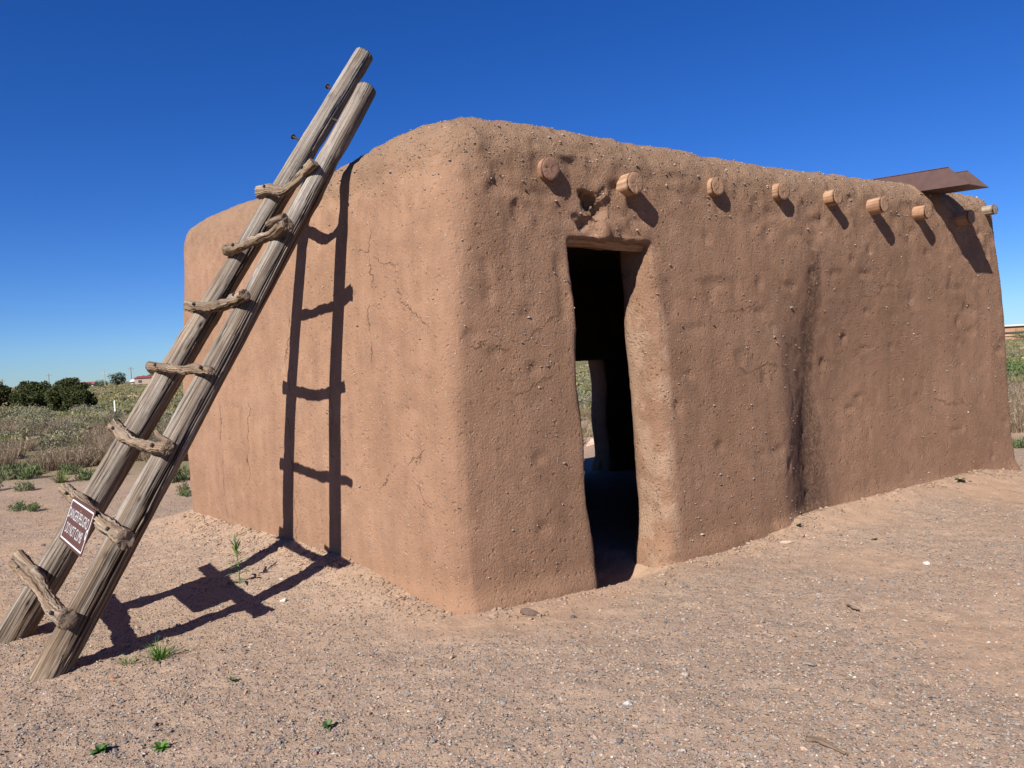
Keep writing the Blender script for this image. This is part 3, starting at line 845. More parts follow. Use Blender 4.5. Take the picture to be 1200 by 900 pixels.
def stone(x, y, s, col, label, flat=.6, seed=1, stretch=1.0):
    import bmesh
    bm = bmesh.new(); bmesh.ops.create_icosphere(bm, subdivisions=3, radius=1)
    V = np.array([v.co for v in bm.verts]); F = np.array([[v.index for v in f.verts] for f in bm.faces]); bm.free()
    r = 1 + .35 * vnoise(V[:, 0] * 1.1 + seed, V[:, 1] * 1.1, V[:, 2] * 1.1, seed) + .12 * vnoise(V[:, 0] * 3 + seed, V[:, 1] * 3, V[:, 2] * 3, seed + 3)
    V = V * r[:, None]
    for q in range(4):
        d = unit(np.random.default_rng(seed * 9 + q).normal(size=3)); p = V @ d; V = V - np.maximum(p - .72, 0)[:, None] * d
    V = V * np.array([s * stretch, s * .8, s * flat])
    c = np.array(col) * (1 + .25 * vnoise(V[:, 0] / s * 3, V[:, 1] / s * 3, V[:, 2] / s * 3, seed + 7))[:, None]
    o = mesh_np('stone', V, F, c, M_STONE, False); o.location = (x, y, gzs(x, y) + s * flat * .35); o.rotation_euler = (0, 0, seed * 1.3)
    return tag(o, label, 'stone', 'loose stones lying on the yard')
stone(.03, 4.67, .042, (.17, .11, .085), 'dark brown stone lying in front of the house beside the near corner', .55, 2, 1.3)
stone(-1.53, 5.09, .022, (.7, .64, .54), 'pale whitish stone on sandy soil right of the ladder shadow', .8, 3)
stone(1.98, 6.36, .03, (.62, .5, .38), 'cream stone near the front wall, closer to the wall of two', .6, 4)
stone(2.04, 6.10, .036, (.55, .4, .29), 'flat tan stone near the front wall, farther from the wall of two', .35, 5, 1.4)
stone(2.72, 5.35, .024, (.74, .70, .64), 'bright white stone alone on the yard right of the doorway', .7, 6)
stone(1.32, 3.70, .022, (.30, .26, .23), 'grey rounded stone on the gravel above the dry twig', .5, 7, 1.3)
stone(-2.13, 4.62, .020, (.62, .52, .36), 'small yellowish stone between ladder foot and ladder shadow', .7, 8)
stone(-2.10, 4.03, .017, (.55, .20, .11), 'small orange brick chip beside the nearer ladder foot', .5, 9, 1.4)
stone(.42, 3.35, .022, (.62, .60, .57), 'whitish grey stone at the bottom of the yard below the near corner', .7, 10)
stone(.28, 4.55, .020, (.13, .12, .12), 'small blackish stone on gravel below the front wall', .7, 12)
stone(.72, 3.62, .020, (.55, .45, .36), 'small buff stone on the gravel in front of the doorway', .7, 13)
stone(1.75, 15.2, .42, (.62, .45, .36), 'pale pink slab of rock seen through the doorway behind the house', .3, 14, 1.6)
stone(-25.2, 38.8, .45, (.11, .08, .07), 'dark boulder in the scrub before the junipers', .8, 15)
stone(-8.55, 15.0, .10, (.72, .68, .62), 'white rock at the edge of the scrub left of the ladder', .5, 16, 1.3)

def twig(pts, r, label, seed):
    P = spline(pts, 30); s = np.linspace(0, 1, 30)
    o0 = P[15].copy(); P = P - o0
    V, F, c = log_mesh(P, r * (1 - .5 * s), 14, seed, 4, r * .15, 2, r * .2, [(.16, .12, .09), (.3, .22, .16), (.42, .32, .23)], 1)
    o = mesh_np('twig', V, F, c, M_WOOD, True); o.location = o0
    tag(o, label, 'twig')
z0 = gzs(1.09, 2.95)
twig([(1.04, 2.97, z0 + .012), (1.075, 2.93, z0 + .02), (1.105, 2.89, z0 + .014), (1.13, 2.84, z0 + .012)], .008, 'dry grey twig lying on gravel at the bottom of the yard', 700)
z0 = gzs(1.83, 4.48)
twig([(1.845, 4.53, z0 + .012), (1.84, 4.50, z0 + .022), (1.855, 4.475, z0 + .018), (1.88, 4.46, z0 + .010)], .004, 'thin dark curved twig on the open gravel right of the doorway', 701)

# ------------------------------------------------------------------ plants
def blades(mb, n, base_r, h0, h1, lean, w, col, var=.25, seg=3, droop=.5, spread=None):
    """curved grass blades from a common root"""
    a = rng.uniform(0, 2 * np.pi, n); r = base_r * np.sqrt(rng.uniform(0, 1, n))
    b0 = np.stack([r * np.cos(a), r * np.sin(a), np.zeros(n)], 1)
    a2 = a + rng.normal(0, .6, n)
    L = rng.uniform(h0, h1, n); ln = rng.uniform(.15, 1, n) * lean
    dirh = np.stack([np.cos(a2), np.sin(a2), 0 * a2], 1)
    side = np.stack([-np.sin(a2), np.cos(a2), 0 * a2], 1)
    cc = np.asarray(col) * rng.uniform(1 - var, 1 + var, (n, 1))
    pts = []
    for q in np.linspace(0, 1, seg + 1):
        hx = np.sin(ln) * L * q + droop * L * q * q * .35 * np.sin(ln); hz = np.cos(ln) * L * q - droop * L * q * q * .35
        c = b0 + dirh * hx[:, None] + np.array([0, 0, 1]) * hz[:, None]
        ww = w * (1 - q) ** .7 + w * .08
        pts.append((c - side * ww, c + side * ww))
    V = np.stack([p for pr in pts for p in pr], 1)
    k = 2 * (seg + 1); Q = []
    for s_ in range(seg):
        Q.append(np.stack([np.arange(n) * k + 2 * s_, np.arange(n) * k + 2 * s_ + 1, np.arange(n) * k + 2 * s_ + 3, np.arange(n) * k + 2 * s_ + 2], 1))
    mb.add(V.reshape(-1, 3), Q=np.concatenate(Q), C=np.repeat(cc, k, 0))

def shrub(n, rad, h, ls, lw, col, col2, upright=.4, lump=.35, seed=0, stems=14):
    """a leafy dome of small leaves in clumps over short stems"""
    mb = MB()
    nc = 16
    cd = rdir(nc); cd[:, 2] = np.abs(cd[:, 2]); cr = rng.uniform(.45, .95, (nc, 1))
    cc = cd * cr * np.array([rad, rad, h]) * .85 + np.array([0, 0, h * .12])
    w = rng.integers(0, nc, n)
    p = cc[w] + rng.normal(0, 1, (n, 3)) * np.array([rad, rad, h]) * .17
    p[:, 2] = np.abs(p[:, 2]) + .01
    d = unit(rdir(n) + unit(p + np.array([0, 0, .2])) * .8 + np.array([0, 0, upright]))
    s = np.cross(d, rdir(n)); s = unit(s)
    tint = rng.uniform(0, 1, (n, 1)) * .6 + rng.uniform(0, 1, (nc, 1))[w] * .4
    c = np.asarray(col) * (1 - tint) + np.asarray(col2) * tint
    c = c * rng.uniform(.8, 1.2, (n, 1))
    mb.quads(p, d * (ls * rng.uniform(.6, 1.4, (n, 1))), s * (lw * rng.uniform(.6, 1.3, (n, 1))), c)
    for i in range(stems):
        e = cc[i % nc]
        mb.tube([(0, 0, -.03), e * .5 + rng.normal(0, .05, 3) * rad, e], [.018 * rad, .012 * rad, .005 * rad], 4, (.16, .12, .09), False)
    return mb

def drybrush(n, rad, h, cols, seed=0):
    mb = MB()
    a = rng.uniform(0, 2 * np.pi, n); r = rad * np.sqrt(rng.uniform(0, 1, n))
    b0 = np.stack([r * np.cos(a) * .8, r * np.sin(a) * .8, 0 * r - .02], 1)
    tip = b0 + np.stack([np.cos(a) * rad * .35, np.sin(a) * rad * .35, h * rng.uniform(.45, 1.05, n)], 1) + rng.normal(0, .1, (n, 3)) * rad
    side = unit(np.cross(tip - b0, rdir(n))) * .008
    cc = np.asarray(cols)[rng.integers(0, len(cols), n)] * rng.uniform(.75, 1.25, (n, 1))
    V = np.stack([b0 - side, b0 + side, tip], 1).reshape(-1, 3)
    mb.add(V, T=np.arange(n * 3).reshape(n, 3), C=np.repeat(cc, 3, 0))
    m = n * 2
    k = rng.integers(0, n, m); q = rng.uniform(.3, 1.0, (m, 1))
    p = b0[k] + (tip[k] - b0[k]) * q + rng.normal(0, .03, (m, 3))
    d = unit(rdir(m) + np.array([0, 0, .5])); s = unit(np.cross(d, rdir(m)))
    mb.quads(p, d * .035, s * .007, cc[k] * 1.05)
    return mb

def bloombrush():
    mb = drybrush(160, .45, .8, [(.10, .10, .05), (.13, .12, .06), (.18, .14, .09)])
    n = 420
    p = rng.normal(0, 1, (n, 3)) * np.array([.3, .3, .22]) + np.array([0, 0, .45]); p[:, 2] = np.abs(p[:, 2])
    d = unit(rdir(n) + np.array([0, 0, .6])); s = unit(np.cross(d, rdir(n)))
    mb.quads(p, d * .04, s * .012, np.array([.11, .12, .05]) * rng.uniform(.6, 1.4, (n, 1)))
    n = 80
    p = rng.normal(0, 1, (n, 3)) * np.array([.28, .28, .12]) + np.array([0, 0, .78])
    d = rdir(n); s = unit(np.cross(d, rdir(n)))
    mb.quads(p, d * .026, s * .02, np.array([.16, .10, .15]) * rng.uniform(.7, 1.3, (n, 1)))
    return mb

PROTO = {}
def protos(key, fn, k):
    PROTO[key] = [fn().build(key + '_mesh', M_LEAF, link=False) for _ in range(k)]
protos('sagebrush', lambda: shrub(1500, .6, .62, .05, .013, (.22, .21, .125), (.32, .295, .185)), 4)
protos('green_bush', lambda: shrub(1300, .5, .55, .05, .014, (.09, .14, .045), (.17, .21, .08)), 3)
protos('olive_bush', lambda: shrub(1100, .5, .5, .055, .011, (.19, .20, .085), (.28, .25, .12), upright=1.1), 3)
protos('dry_brush', lambda: drybrush(420, .5, .72, [(.33, .24, .16), (.40, .31, .21), (.25, .18, .12), (.22, .16, .11)]), 4)
protos('flowering_brush', bloombrush, 3)
def tuft(n, h, col, lean=.9):
    mb = MB(); blades(mb, n, .06, h * .5, h, lean, .004, col, .3); return mb
protos('grass_tuft', lambda: tuft(110, .26, (.16, .19, .06)), 3)
protos('dry_grass_tuft', lambda: tuft(130, .42, (.36, .29, .15), .7), 3)
protos('low_weed', lambda: shrub(420, .26, .2, .032, .009, (.10, .14, .05), (.17, .2, .09), upright=.6, stems=16), 3)

PLANT = {
 'sagebrush': ('rounded grey green sagebrush growing in the scrub plain', 'shrub', 'sagebrush scattered over the plain'),
 'green_bush': ('leafy green bush growing in the scrub plain', 'shrub', 'green bushes of the scrub plain'),
 'olive_bush': ('yellowish olive bush with upright leaves in the scrub plain', 'shrub', 'olive bushes of the scrub plain'),
 'dry_brush': ('dry brown brush of bare stems at the edge of the plain', 'shrub', 'dry brush around the yard'),
 'flowering_brush': ('dark brush with small purple flowers at the edge of the plain', 'shrub', 'purple flowering brush around the yard'),
 'dry_grass_tuft': ('clump of dry straw coloured grass among the brush of the plain', 'grass tuft', 'dry grass clumps on the plain'),
 'grass_tuft': ('tuft of green grass on the bare edge of the yard', 'grass tuft', 'grass tufts at the edge of the yard'),
 'low_weed': ('low green weed on the bare edge of the yard', 'weed', 'low weeds at the edge of the yard')}
def put(key, x, y, s, label=None, rz=None, sz=1.0):
    me = random.choice(PROTO[key]); o = bpy.data.objects.new(key, me); COL.objects.link(o)
    o.location = (x, y, gzs(x, y)); o.rotation_euler = (0, 0, random.uniform(0, 6.28) if rz is None else rz)
    q = random.uniform(.85, 1.15); o.scale = (s * q, s * q, s * sz / q * (.7 if y > 13.5 else 1))
    l, c, g = PLANT[key]
    tag(o, label or l, c, g)
    return o

def house_clear(x, y, m=.5):
    u, v = to_local(np.array([x]), np.array([y])); return foot_dist(u, v)[0] > m

# named small plants on the yard
def solo(name, mb, x, y, label, cat, rz=0, s=1, parts=None):
    o = mb.build(name, M_LEAF); o.location = (x, y, gzs(x, y)); o.rotation_euler = (0, 0, rz); o.scale = (s, s, s)
    return tag(o, label, cat)
mb = MB(); blades(mb, 85, .03, .06, .17, 1.15, .0028, (.10, .20, .03), .3, 4, .7)
n0 = mb.n; blades(mb, 26, .03, .04, .09, 1.3, .0028, (.15, .22, .06), .3, 3, .7)
mb.V[-1] += np.array([-.14, -.05, 0])
solo('grass_tuft', mb, -1.97, 4.27, 'bright green grass tuft beside the ladder shadow on the yard', 'grass tuft')
# tall weed standing in the shadow gap
mb = MB()
st = spline([(0, 0, -.02), (.004, 0, .1), (-.004, .004, .2), (-.012, 0, .29)], 14)
mb.tube(st, np.linspace(.0055, .003, 14), 6, (.16, .24, .09))
def leaf(mb, base, az, el, L, w, col, droop):
    k = 7; q = np.linspace(0, 1, k)
    d = np.array([math.cos(az), math.sin(az), 0]); s = np.array([-math.sin(az), math.cos(az), 0])
    P = np.asarray(base) + np.outer(q * L * math.cos(el), d) + np.outer(q * L * math.sin(el) - droop * L * q ** 2, [0, 0, 1])
    ww = w * np.sin(np.clip(q * .92 + .08, 0, 1) * np.pi) ** .8
    fold = np.array([0, 0, .3])
    V = np.concatenate([P - ww[:, None] * (s - fold), P, P + ww[:, None] * (s + fold)])
    Q = [(r * k + i, r * k + i + 1, (r + 1) * k + i + 1, (r + 1) * k + i) for r in (0, 1) for i in range(k - 1)]
    mb.add(V, Q=Q, C=np.array(col) * random.uniform(.8, 1.2))
for i in range(20):
    h = .02 + .26 * (i / 19) ** .9; up = i / 19
    leaf(mb, (st[min(13, int(h / .29 * 13))]), i * 2.4 + random.uniform(-.3, .3), .25 + 1.0 * up ** 2, .115 - .03 * up, .013 - .004 * up, (.12, .185, .09) if i < 14 else (.14, .23, .06), .45 * (1 - up))
for a in (2.2, 4.6):
    leaf(mb, st[-1], a, 1.2, .03, .006, (.3, .3, .38), 0)
solo('tall_weed', mb, -1.985, 5.59, 'single upright weed with long narrow leaves between the ladder shadows', 'weed', .4)
def rosette(n, L, w, col):
    mb = MB()
    for i in range(n): leaf(mb, (0, 0, .004), i * 2.4, random.uniform(.2, 1.1), L * random.uniform(.6, 1.1), w, col, .3)
    return mb
solo('small_weed', rosette(22, .055, .010, (.075, .16, .04)), -1.76, 3.24, 'small dark green weed at the lower left of the yard, leftmost of two close weeds', 'weed')
solo('small_weed', rosette(14, .055, .011, (.10, .20, .04)), -1.52, 3.25, 'small bright green weed at the lower left of the yard, right of its darker neighbour', 'weed')
solo('small_weed', rosette(14, .045, .010, (.11, .18, .07)), -.85, 3.33, 'tiny green weed alone on gravel below the near house corner', 'weed')
solo('small_weed', rosette(10, .036, .007, (.10, .15, .06)), -1.46, 3.93, 'tiny green weed on sandy soil right of the grass tuft', 'weed')
solo('small_weed', rosette(12, .05, .009, (.07, .14, .04)), 2.24, 6.40, 'tiny green weed near the front wall beside two pale stones', 'weed')
solo('small_weed', rosette(14, .08, .012, (.09, .14, .05)), 4.36, 7.87, 'tiny green weed at the far end of the front wall', 'weed')
solo('small_weed', rosette(12, .05, .010, (.10, .15, .05)), 3.86, 6.0, 'flat green weed on the open yard right of the white stone', 'weed')
solo('small_weed', rosette(8, .035, .008, (.07, .12, .05)), 2.7, 6.07, 'tiny dark weed on the open yard before the front wall', 'weed')

# weeds along the left yard edge (metres from the camera)
for (x, y, s, key, lab) in [(-8.2, 13.6, 1.1, 'low_weed', None), (-7.9, 13.0, 1.35, 'low_weed', None), (-7.45, 13.3, 1.1, 'low_weed', None), (-7.0, 12.3, 1.4, 'grass_tuft', None),
                            (-6.7, 12.5, 1.2, 'low_weed', None), (-6.45, 12.7, 1.5, 'grass_tuft', None), (-7.6, 11.6, .9, 'low_weed', None), (-7.1, 11.5, .8, 'low_weed', None),
                            (-7.9, 10.9, 1.2, 'grass_tuft', None), (-7.6, 10.9, 1.2, 'grass_tuft', None), (-6.0, 9.6, .65, 'low_weed', None), (-5.8, 9.55, .6, 'low_weed', None), (-6.9, 9.5, .35, 'low_weed', None),
                            (-5.1, 11.9, 1.6, 'low_weed', None), (-5.0, 12.6, 1.6, 'grass_tuft', None), (-4.75, 12.0, 1.4, 'low_weed', None), (-4.5, 10.8, .6, 'low_weed', None), (-4.3, 10.4, .55, 'low_weed', None),
                            (-4.65, 12.7, 1.0, 'green_bush', None), (-4.95, 13.3, 1.2, 'green_bush', None)]:
    put(key, x, y, s * .8)

# scrub belt: individuals where the photo shows them, thinner elsewhere
def dense_ok(x, y):
    r = x / y
    return (-.72 < r < -.30) or (.50 < r < .85) or (.05 < r < .16)
cnt = {}
def belt(key, n, y0, y1, smin, smax, spread=True):
    k = 0; tries = 0
    while k < n and tries < n * 40:
        tries += 1
        y = math.exp(random.uniform(math.log(y0), math.log(y1))); r = random.uniform(-.8, .95)
        if not dense_ok(r * y, y) and random.random() > .18: continue
        x = r * y
        if not house_clear(x, y, 3.6): continue
        if r > .3 and y < 10.8: continue
        put(key, x, y, random.uniform(smin, smax)); k += 1
belt('dry_brush', 230, 14.2, 30, .5, .95)
belt('flowering_brush', 75, 14.5, 26, .45, .75)
belt('olive_bush', 110, 15.5, 60, .5, .9)
belt('green_bush', 50, 22, 75, .4, .85)
belt('sagebrush', 200, 19, 110, .6, 1.1)
belt('dry_grass_tuft', 150, 13.8, 40, .8, 1.5)
belt('grass_tuft', 14, 13.2, 18, .8, 1.6)
belt('low_weed', 12, 13.0, 17, .7, 1.3)
for (x, y, s, key) in [(-6.3, 14.6, .8, 'dry_brush'), (-4.9, 14.4, 1.2, 'dry_brush'), (-5.4, 14.9, 1.2, 'dry_brush'), (6.75, 10.6, .7, 'low_weed'), (6.6, 10.75, .6, 'low_weed'),
                       (8.0, 12.6, .9, 'dry_brush'), (8.5, 13.4, .9, 'dry_brush'), (9.2, 14.4, .9, 'dry_brush'), (9.9, 15.6, .9, 'dry_brush'), (10.6, 16.4, .9, 'dry_brush'), (11.6, 18.0, .9, 'dry_brush'),
                       (13.0, 20.4, 1.2, 'olive_bush'), (14.1, 22.4, 1.1, 'green_bush'), (15.3, 24.4, 1.3, 'green_bush'), (16.2, 26, 1.5, 'green_bush'), (17.3, 27.2, 1.4, 'green_bush')]:
    put(key, x, y, s)
put('sagebrush', -22.6, 38.0, 1.3, 'broad pale grey sagebrush before the junipers', sz=1.0)
put('sagebrush', -23.7, 38.2, 1.5, 'pale grey sagebrush at the left end of the junipers', sz=1.0)
put('sagebrush', -20.7, 38.4, 1.2, 'grey sagebrush at the right foot of the juniper thicket', sz=1.0)
put('sagebrush', -19.2, 37.0, 1.0, 'grey green sagebrush standing right of the juniper thicket', sz=1.0)

# far scrub: uncountable, one object
mb = MB(); n = 26000
y = np.exp(rng.uniform(math.log(20), math.log(330), n)); r = rng.uniform(-.95, 1.05, n); x = r * y
keep = (np.abs(r) > .28) | (rng.uniform(0, 1, n) < .35)
u, v = to_local(x, y); keep &= foot_dist(u, v) > 6
x, y = x[keep], y[keep]; n = len(x); z = gz(x, y)
pn = fbm(x * .07, y * .07, 2.0, 4, 210)
pal = np.array([(.21, .21, .115), (.28, .265, .145), (.27, .25, .10), (.18, .19, .065), (.38, .29, .17), (.31, .26, .12)])
ci = np.clip(((pn * .5 + .5) * 6 + rng.normal(0, 1.3, n)).astype(int), 0, 5)
R = rng.uniform(.12, .32, n) * (1 + y / 200)
for q in range(14):
    p = np.stack([x, y, z], 1) + rng.normal(0, .42, (n, 3)) * R[:, None] * np.array([1, 1, 0]) + np.array([0, 0, 1]) * (R * rng.uniform(.05, .55, n))[:, None]
    d = unit(rdir(n) + np.array([0, 0, .9])); s = unit(np.cross(d, rdir(n)))
    mb.quads(p, d * (R * .33)[:, None], s * (R * .15)[:, None], pal[ci] * rng.uniform(.75, 1.25, (n, 1)))
tag(mb.build('scrub_cover', M_LEAF), 'low scrub covering the flat plain out to the horizon', 'scrub', kind='stuff')

# ------------------------------------------------------------------ trees
def tree(name, x, y, h, w, col, col2, label, cat, group=None, low=.08, n=5200, clumps=26, ls=.05, seed=0):
    t = empty(name, (x, y, gzs(x, y)), random.uniform(0, 6)); tag(t, label, cat, group)
    cd = rdir(clumps); cr = rng.uniform(.35, 1, (clumps, 1)) ** .6
    cc = cd * cr * np.array([w / 2, w / 2, h * (1 - low) / 2]) * .82 + np.array([0, 0, h * (1 + low) / 2])
    cs = rng.uniform(.10, .2, clumps) * w
    mb = MB(); k = rng.integers(0, clumps, n)
    o = rdir(n) * rng.uniform(.3, 1, (n, 1)) ** .5
    p = cc[k] + o * (cs[k])[:, None] * np.array([1, 1, .85])
    p[:, 2] = np.maximum(p[:, 2], .05)
    d = unit(rdir(n) + o * .8 + np.array([0, 0, .3])); s = unit(np.cross(d, rdir(n)))
    tt = rng.uniform(0, 1, (n, 1)) * .5 + rng.uniform(0, 1, (clumps, 1))[k] * .5
    c = (np.array(col) * (1 - tt) + np.array(col2) * tt) * rng.uniform(.8, 1.2, (n, 1))
    ll = ls * h * rng.uniform(.5, 1.3, (n, 1))
    mb.quads(p, d * ll, s * ll * .45, c)
    mb.build('crown', M_LEAF, t)
    tb = MB(); top = h * .7
    tb.tube(spline([(0, 0, -.1), (.02 * w, .01 * w, top * .4), (-.02 * w, .02 * w, top)], 8), np.linspace(.05 * w, .012 * w, 8), 8, (.13, .10, .08))
    for i in range(9):
        e = cc[i]; tb.tube(spline([(0, 0, h * random.uniform(.05, .3)), e * .55 + np.array([0, 0, .02 * h]), e], 6), np.linspace(.022 * w, .005 * w, 6), 6, (.13, .10, .08))
    tb.build('trunk', M_WOOD, t)
JG = 'dark junipers in a thicket on the plain'
JC, JC2 = (.040, .050, .015), (.078, .088, .026)
tree('juniper', -33.4, 52, 1.85, 2.7, JC, JC2, 'dark juniper at the left end of the thicket, cut off by the picture edge', 'juniper', JG)
tree('juniper', -31.6, 52.5, 2.05, 2.7, JC, JC2, 'wide dark juniper with a rounded top, second from the left in the thicket', 'juniper', JG)
tree('juniper', -29.9, 51, 1.85, 2.4, JC, JC2, 'dark juniper in the middle of the thicket with a ragged top', 'juniper', JG)
tree('juniper', -28.0, 51, 2.0, 2.6, JC, JC2, 'tall rounded juniper at the right end of the thicket', 'juniper', JG)
tree('juniper', -22.6, 40.5, 1.5, 2.2, JC, JC2, 'low front juniper standing before the middle of the thicket', 'juniper', JG)
tree('juniper', -21.6, 40.0, 1.35, 1.7, JC, JC2, 'low front juniper at the right foot of the thicket', 'juniper', JG)
tree('juniper', -27.1, 45.5, 1.7, 2.6, JC, JC2, 'broad juniper in front of the thicket left of its middle', 'juniper', JG)
tree('tree', -118, 240, 4.6, 5.6, (.06, .085, .05), (.10, .125, .07), 'dark green tree far off beside a thin pole', 'tree', n=1600)
tree('tree', -121.5, 238, 2.4, 4.0, (.08, .11, .05), (.13, .15, .08), 'low pale green tree left of the far dark tree', 'tree', n=1200)
tree('tree', -110, 242, 2.9, 4.6, (.05, .07, .045), (.09, .10, .07), 'dark round tree far off in front of a tan building', 'tree', n=1400)
tree('tree', -111.5, 250, 5.4, 3.4, (.09, .15, .05), (.15, .2, .08), 'light green tree rising behind a tan building', 'tree', n=1400)
tree('tree', -107, 262, 7.2, 6.0, (.05, .07, .045), (.09, .10, .07), 'tall dark tree behind a red roofed building, partly behind the ladder', 'tree', n=1600)
tree('tree', -126.5, 240, 1.9, 2.2, (.05, .065, .04), (.08, .09, .06), 'tiny dark round tree on the horizon beside a red roof', 'tree', n=900)
tree('tree', 122, 190, 2.2, 9, (.08, .13, .04), (.14, .19, .07), 'low green tree before the long tan building', 'tree', n=1800)
tree('tree', 131, 189, 2.0, 9, (.08, .13, .04), (.14, .19, .07), 'low green tree at the edge of the picture before the long tan building', 'tree', n=1800)
tree('tree', 27.5, 136, 3.0, 7, (.06, .085, .03), (.11, .13, .05), 'dark green bush tree seen through the doorway on the plain', 'tree', n=1800)

# ------------------------------------------------------------------ far buildings, poles, marker
def shed(name, x, y, w, d, h, wallc, roofc, label, rz=0.0, pitch=.8, win=3):
    t = empty(name, (x, y, gzs(x, y) - .2), rz); tag(t, label, 'building')
    mb = MB(); mb.box(-w / 2, w / 2, -d / 2, d / 2, 0, h, wallc); mb.build('wall', M_PAINT, t)
    mb = MB(); V = [(-w / 2 - .3, -d / 2 - .3, h + .02), (w / 2 + .3, -d / 2 - .3, h + .02), (w / 2 + .3, d / 2 + .3, h + .02), (-w / 2 - .3, d / 2 + .3, h + .02), (-w / 2 - .3, 0, h + pitch), (w / 2 + .3, 0, h + pitch)]
    mb.add(V, Q=[(3, 2, 1, 0), (0, 1, 5, 4), (2, 3, 4, 5)], T=[(0, 4, 3), (1, 2, 5)], C=roofc); mb.build('roof', M_PAINT, t)
    for i in range(win):
        cx = -w / 2 + (i + .5) * w / win; mb = MB(); mb.box(cx - .5, cx + .5, -d / 2 - .04, -d / 2 + .02, h * .4, h * .75, (.05, .06, .07)); mb.build('window', M_PAINT, t)
shed('house', -104.5, 240, 13, 8, 2.2, (.46, .34, .25), (.34, .075, .06), 'tan building with a red roof far off beside the ladder', .1, .7, 4)
shed('house', -114.6, 246, 3.0, 4, 1.3, (.72, .70, .66), (.72, .72, .70), 'small white building between two far trees', .1, .9, 1)
shed('house', -133, 252, 4.5, 5, 1.2, (.56, .50, .45), (.36, .13, .11), 'low white house with a reddish roof on the left horizon', .2, .8, 2)
def long_building():
    t = empty('office_building', (134, 205, -.3), -.12); tag(t, 'long flat roofed tan building with dark window bands beyond the house', 'building')
    mb = MB(); mb.box(-26, 26, -7, 7, 0, 3.9, (.56, .31, .18)); mb.build('wall', M_PAINT, t)
    mb = MB(); mb.box(-26.6, 26.6, -7.6, 7.6, 3.91, 4.3, (.80, .76, .70)); mb.build('roof', M_PAINT, t)
    mb = MB(); mb.box(-26.2, 26.2, -7.25, -6.98, 1.5, 1.9, (.62, .42, .30)); mb.build('ledge', M_PAINT, t)
    for i in range(7):
        x0 = -25 + i * 7.2
        mb = MB(); mb.box(x0, x0 + 6.2, -7.06, -6.9, 2.0, 2.5, (.07, .05, .05)); mb.build('window', M_PAINT, t)
        mb = MB(); mb.box(x0 - .8, x0 - .2, -7.4, -6.95, 0, 3.9, (.70, .62, .54)); mb.build('pillar', M_PAINT, t)
long_building()
def pole(x, y, h, label, col=(.25, .22, .2), arm=True):
    t = empty('utility_pole', (x, y, gzs(x, y))); tag(t, label, 'utility pole', 'utility poles on the horizon')
    mb = MB(); mb.tube([(0, 0, 0), (0, 0, h)], [.13, .09], 8, col); mb.build('post', M_WOOD, t)
    if arm:
        mb = MB(); mb.box(-.9, .9, -.06, .06, h - .75, h - .6, col); mb.build('crossarm', M_WOOD, t)
        for q in (-.75, 0, .75):
            mb = MB(); mb.tube([(q, 0, h - .6), (q, 0, h - .35)], [.06, .04], 6, (.5, .5, .5)); mb.build('insulator', M_PAINT, t)
pole(-167, 290, 5.6, 'thin utility pole with crossarm rising above the middle of the junipers')
pole(-168, 265, 4.2, 'thin utility pole above the leftmost junipers')
pole(-119.5, 236, 4.9, 'pale thin pole left of the far dark tree', (.5, .48, .45))
pole(-116.4, 246, 5.9, 'thin utility pole rising behind the far dark tree')
mk = empty('marker_post', (-13.15, 26.5, gzs(-13.15, 26.5))); tag(mk, 'thin white topped marker post standing in the scrub beside the ladder', 'post')
mb = MB(); mb.box(-.02, .02, -.012, .012, -.1, .52, (.05, .05, .05)); mb.build('base', M_PAINT, mk)
mb = MB(); mb.box(-.025, .025, -.015, .015, .521, .84, (.78, .78, .76)); mb.add([(-.025, -.015, .841), (.025, -.015, .841), (.025, .015, .841), (-.025, .015, .841), (0, 0, .91)], Q=[(3, 2, 1, 0)], T=[(0, 1, 4), (1, 2, 4), (2, 3, 4), (3, 0, 4)], C=(.78, .78, .76)); mb.build('cap', M_PAINT, mk)

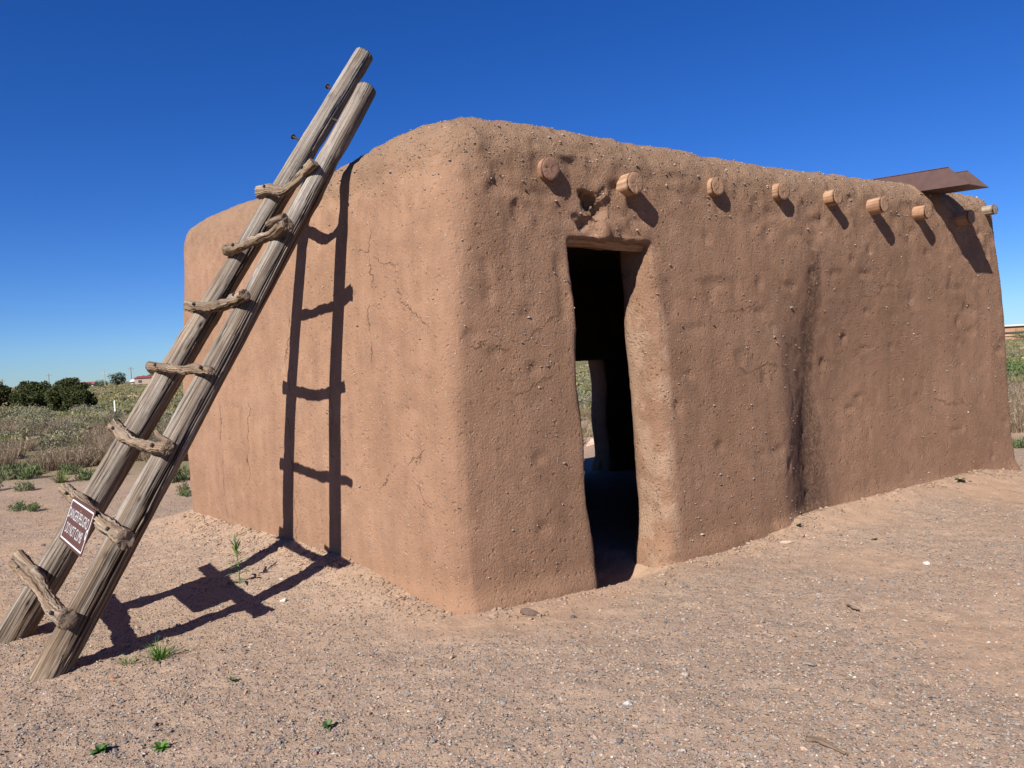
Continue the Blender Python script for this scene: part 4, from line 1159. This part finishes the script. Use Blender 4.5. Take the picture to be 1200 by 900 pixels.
# ------------------------------------------------------------------ light, sky, camera
w = bpy.data.worlds.new('World'); sc.world = w; w.use_nodes = True
nt = w.node_tree; bg = nt.nodes['Background']
sky = nt.nodes.new('ShaderNodeTexSky'); sky.sky_type = 'NISHITA'; sky.sun_disc = False
sky.sun_elevation = math.asin(.59967)
az = math.atan2(-SUN[0], -SUN[1])                 # compass angle of the sun from +Y towards +X
sky.sun_rotation = az
sky.altitude = 1600; sky.air_density = 1.0; sky.dust_density = .15; sky.ozone_density = 3.0
hs = nt.nodes.new('ShaderNodeHueSaturation'); hs.inputs['Saturation'].default_value = 1.3; hs.inputs['Hue'].default_value = .505
nt.links.new(sky.outputs[0], hs.inputs['Color']); tn = nt.nodes.new('ShaderNodeMix'); tn.data_type = 'RGBA'; tn.blend_type = 'MULTIPLY'; tn.inputs[0].default_value = 1
tn.inputs[7].default_value = (.54, .765, 1.18, 1); nt.links.new(hs.outputs[0], tn.inputs[6]); nt.links.new(tn.outputs[2], bg.inputs[0]); bg.inputs[1].default_value = .05
sun = bpy.data.lights.new('sun', 'SUN'); sun.energy = 5.0; sun.angle = math.radians(.5); sun.color = (1.0, .955, .89)
so_ = bpy.data.objects.new('sun', sun); COL.objects.link(so_)
so_.rotation_euler = Vector(SUN).to_track_quat('-Z', 'Y').to_euler(); so_.location = (-20, -30, 30)

cam = bpy.data.cameras.new('camera'); co = bpy.data.objects.new('camera', cam); COL.objects.link(co)
cam.sensor_width = 36; cam.lens = 940 / 1200 * 36; cam.clip_start = .05; cam.clip_end = 8000
th = math.radians(3.0); pit = math.atan(27 / 940)
fw = np.array([0, math.cos(pit), -math.sin(pit)]); zz = np.array([0, math.sin(pit), math.cos(pit)]); xx = np.array([1.0, 0, 0])
rt = xx * math.cos(th) - zz * math.sin(th); up = xx * math.sin(th) + zz * math.cos(th)
co.matrix_world = Matrix(((rt[0], up[0], -fw[0], 0), (rt[1], up[1], -fw[1], 0), (rt[2], up[2], -fw[2], 1.5), (0, 0, 0, 1)))
sc.camera = co
sc.view_settings.view_transform = 'Standard'; sc.view_settings.look = 'None'; sc.view_settings.gamma = 1; sc.view_settings.use_curve_mapping = False
sc.view_settings.exposure = 0.95
sc.render.engine = 'CYCLES'; sc.cycles.use_denoising = True
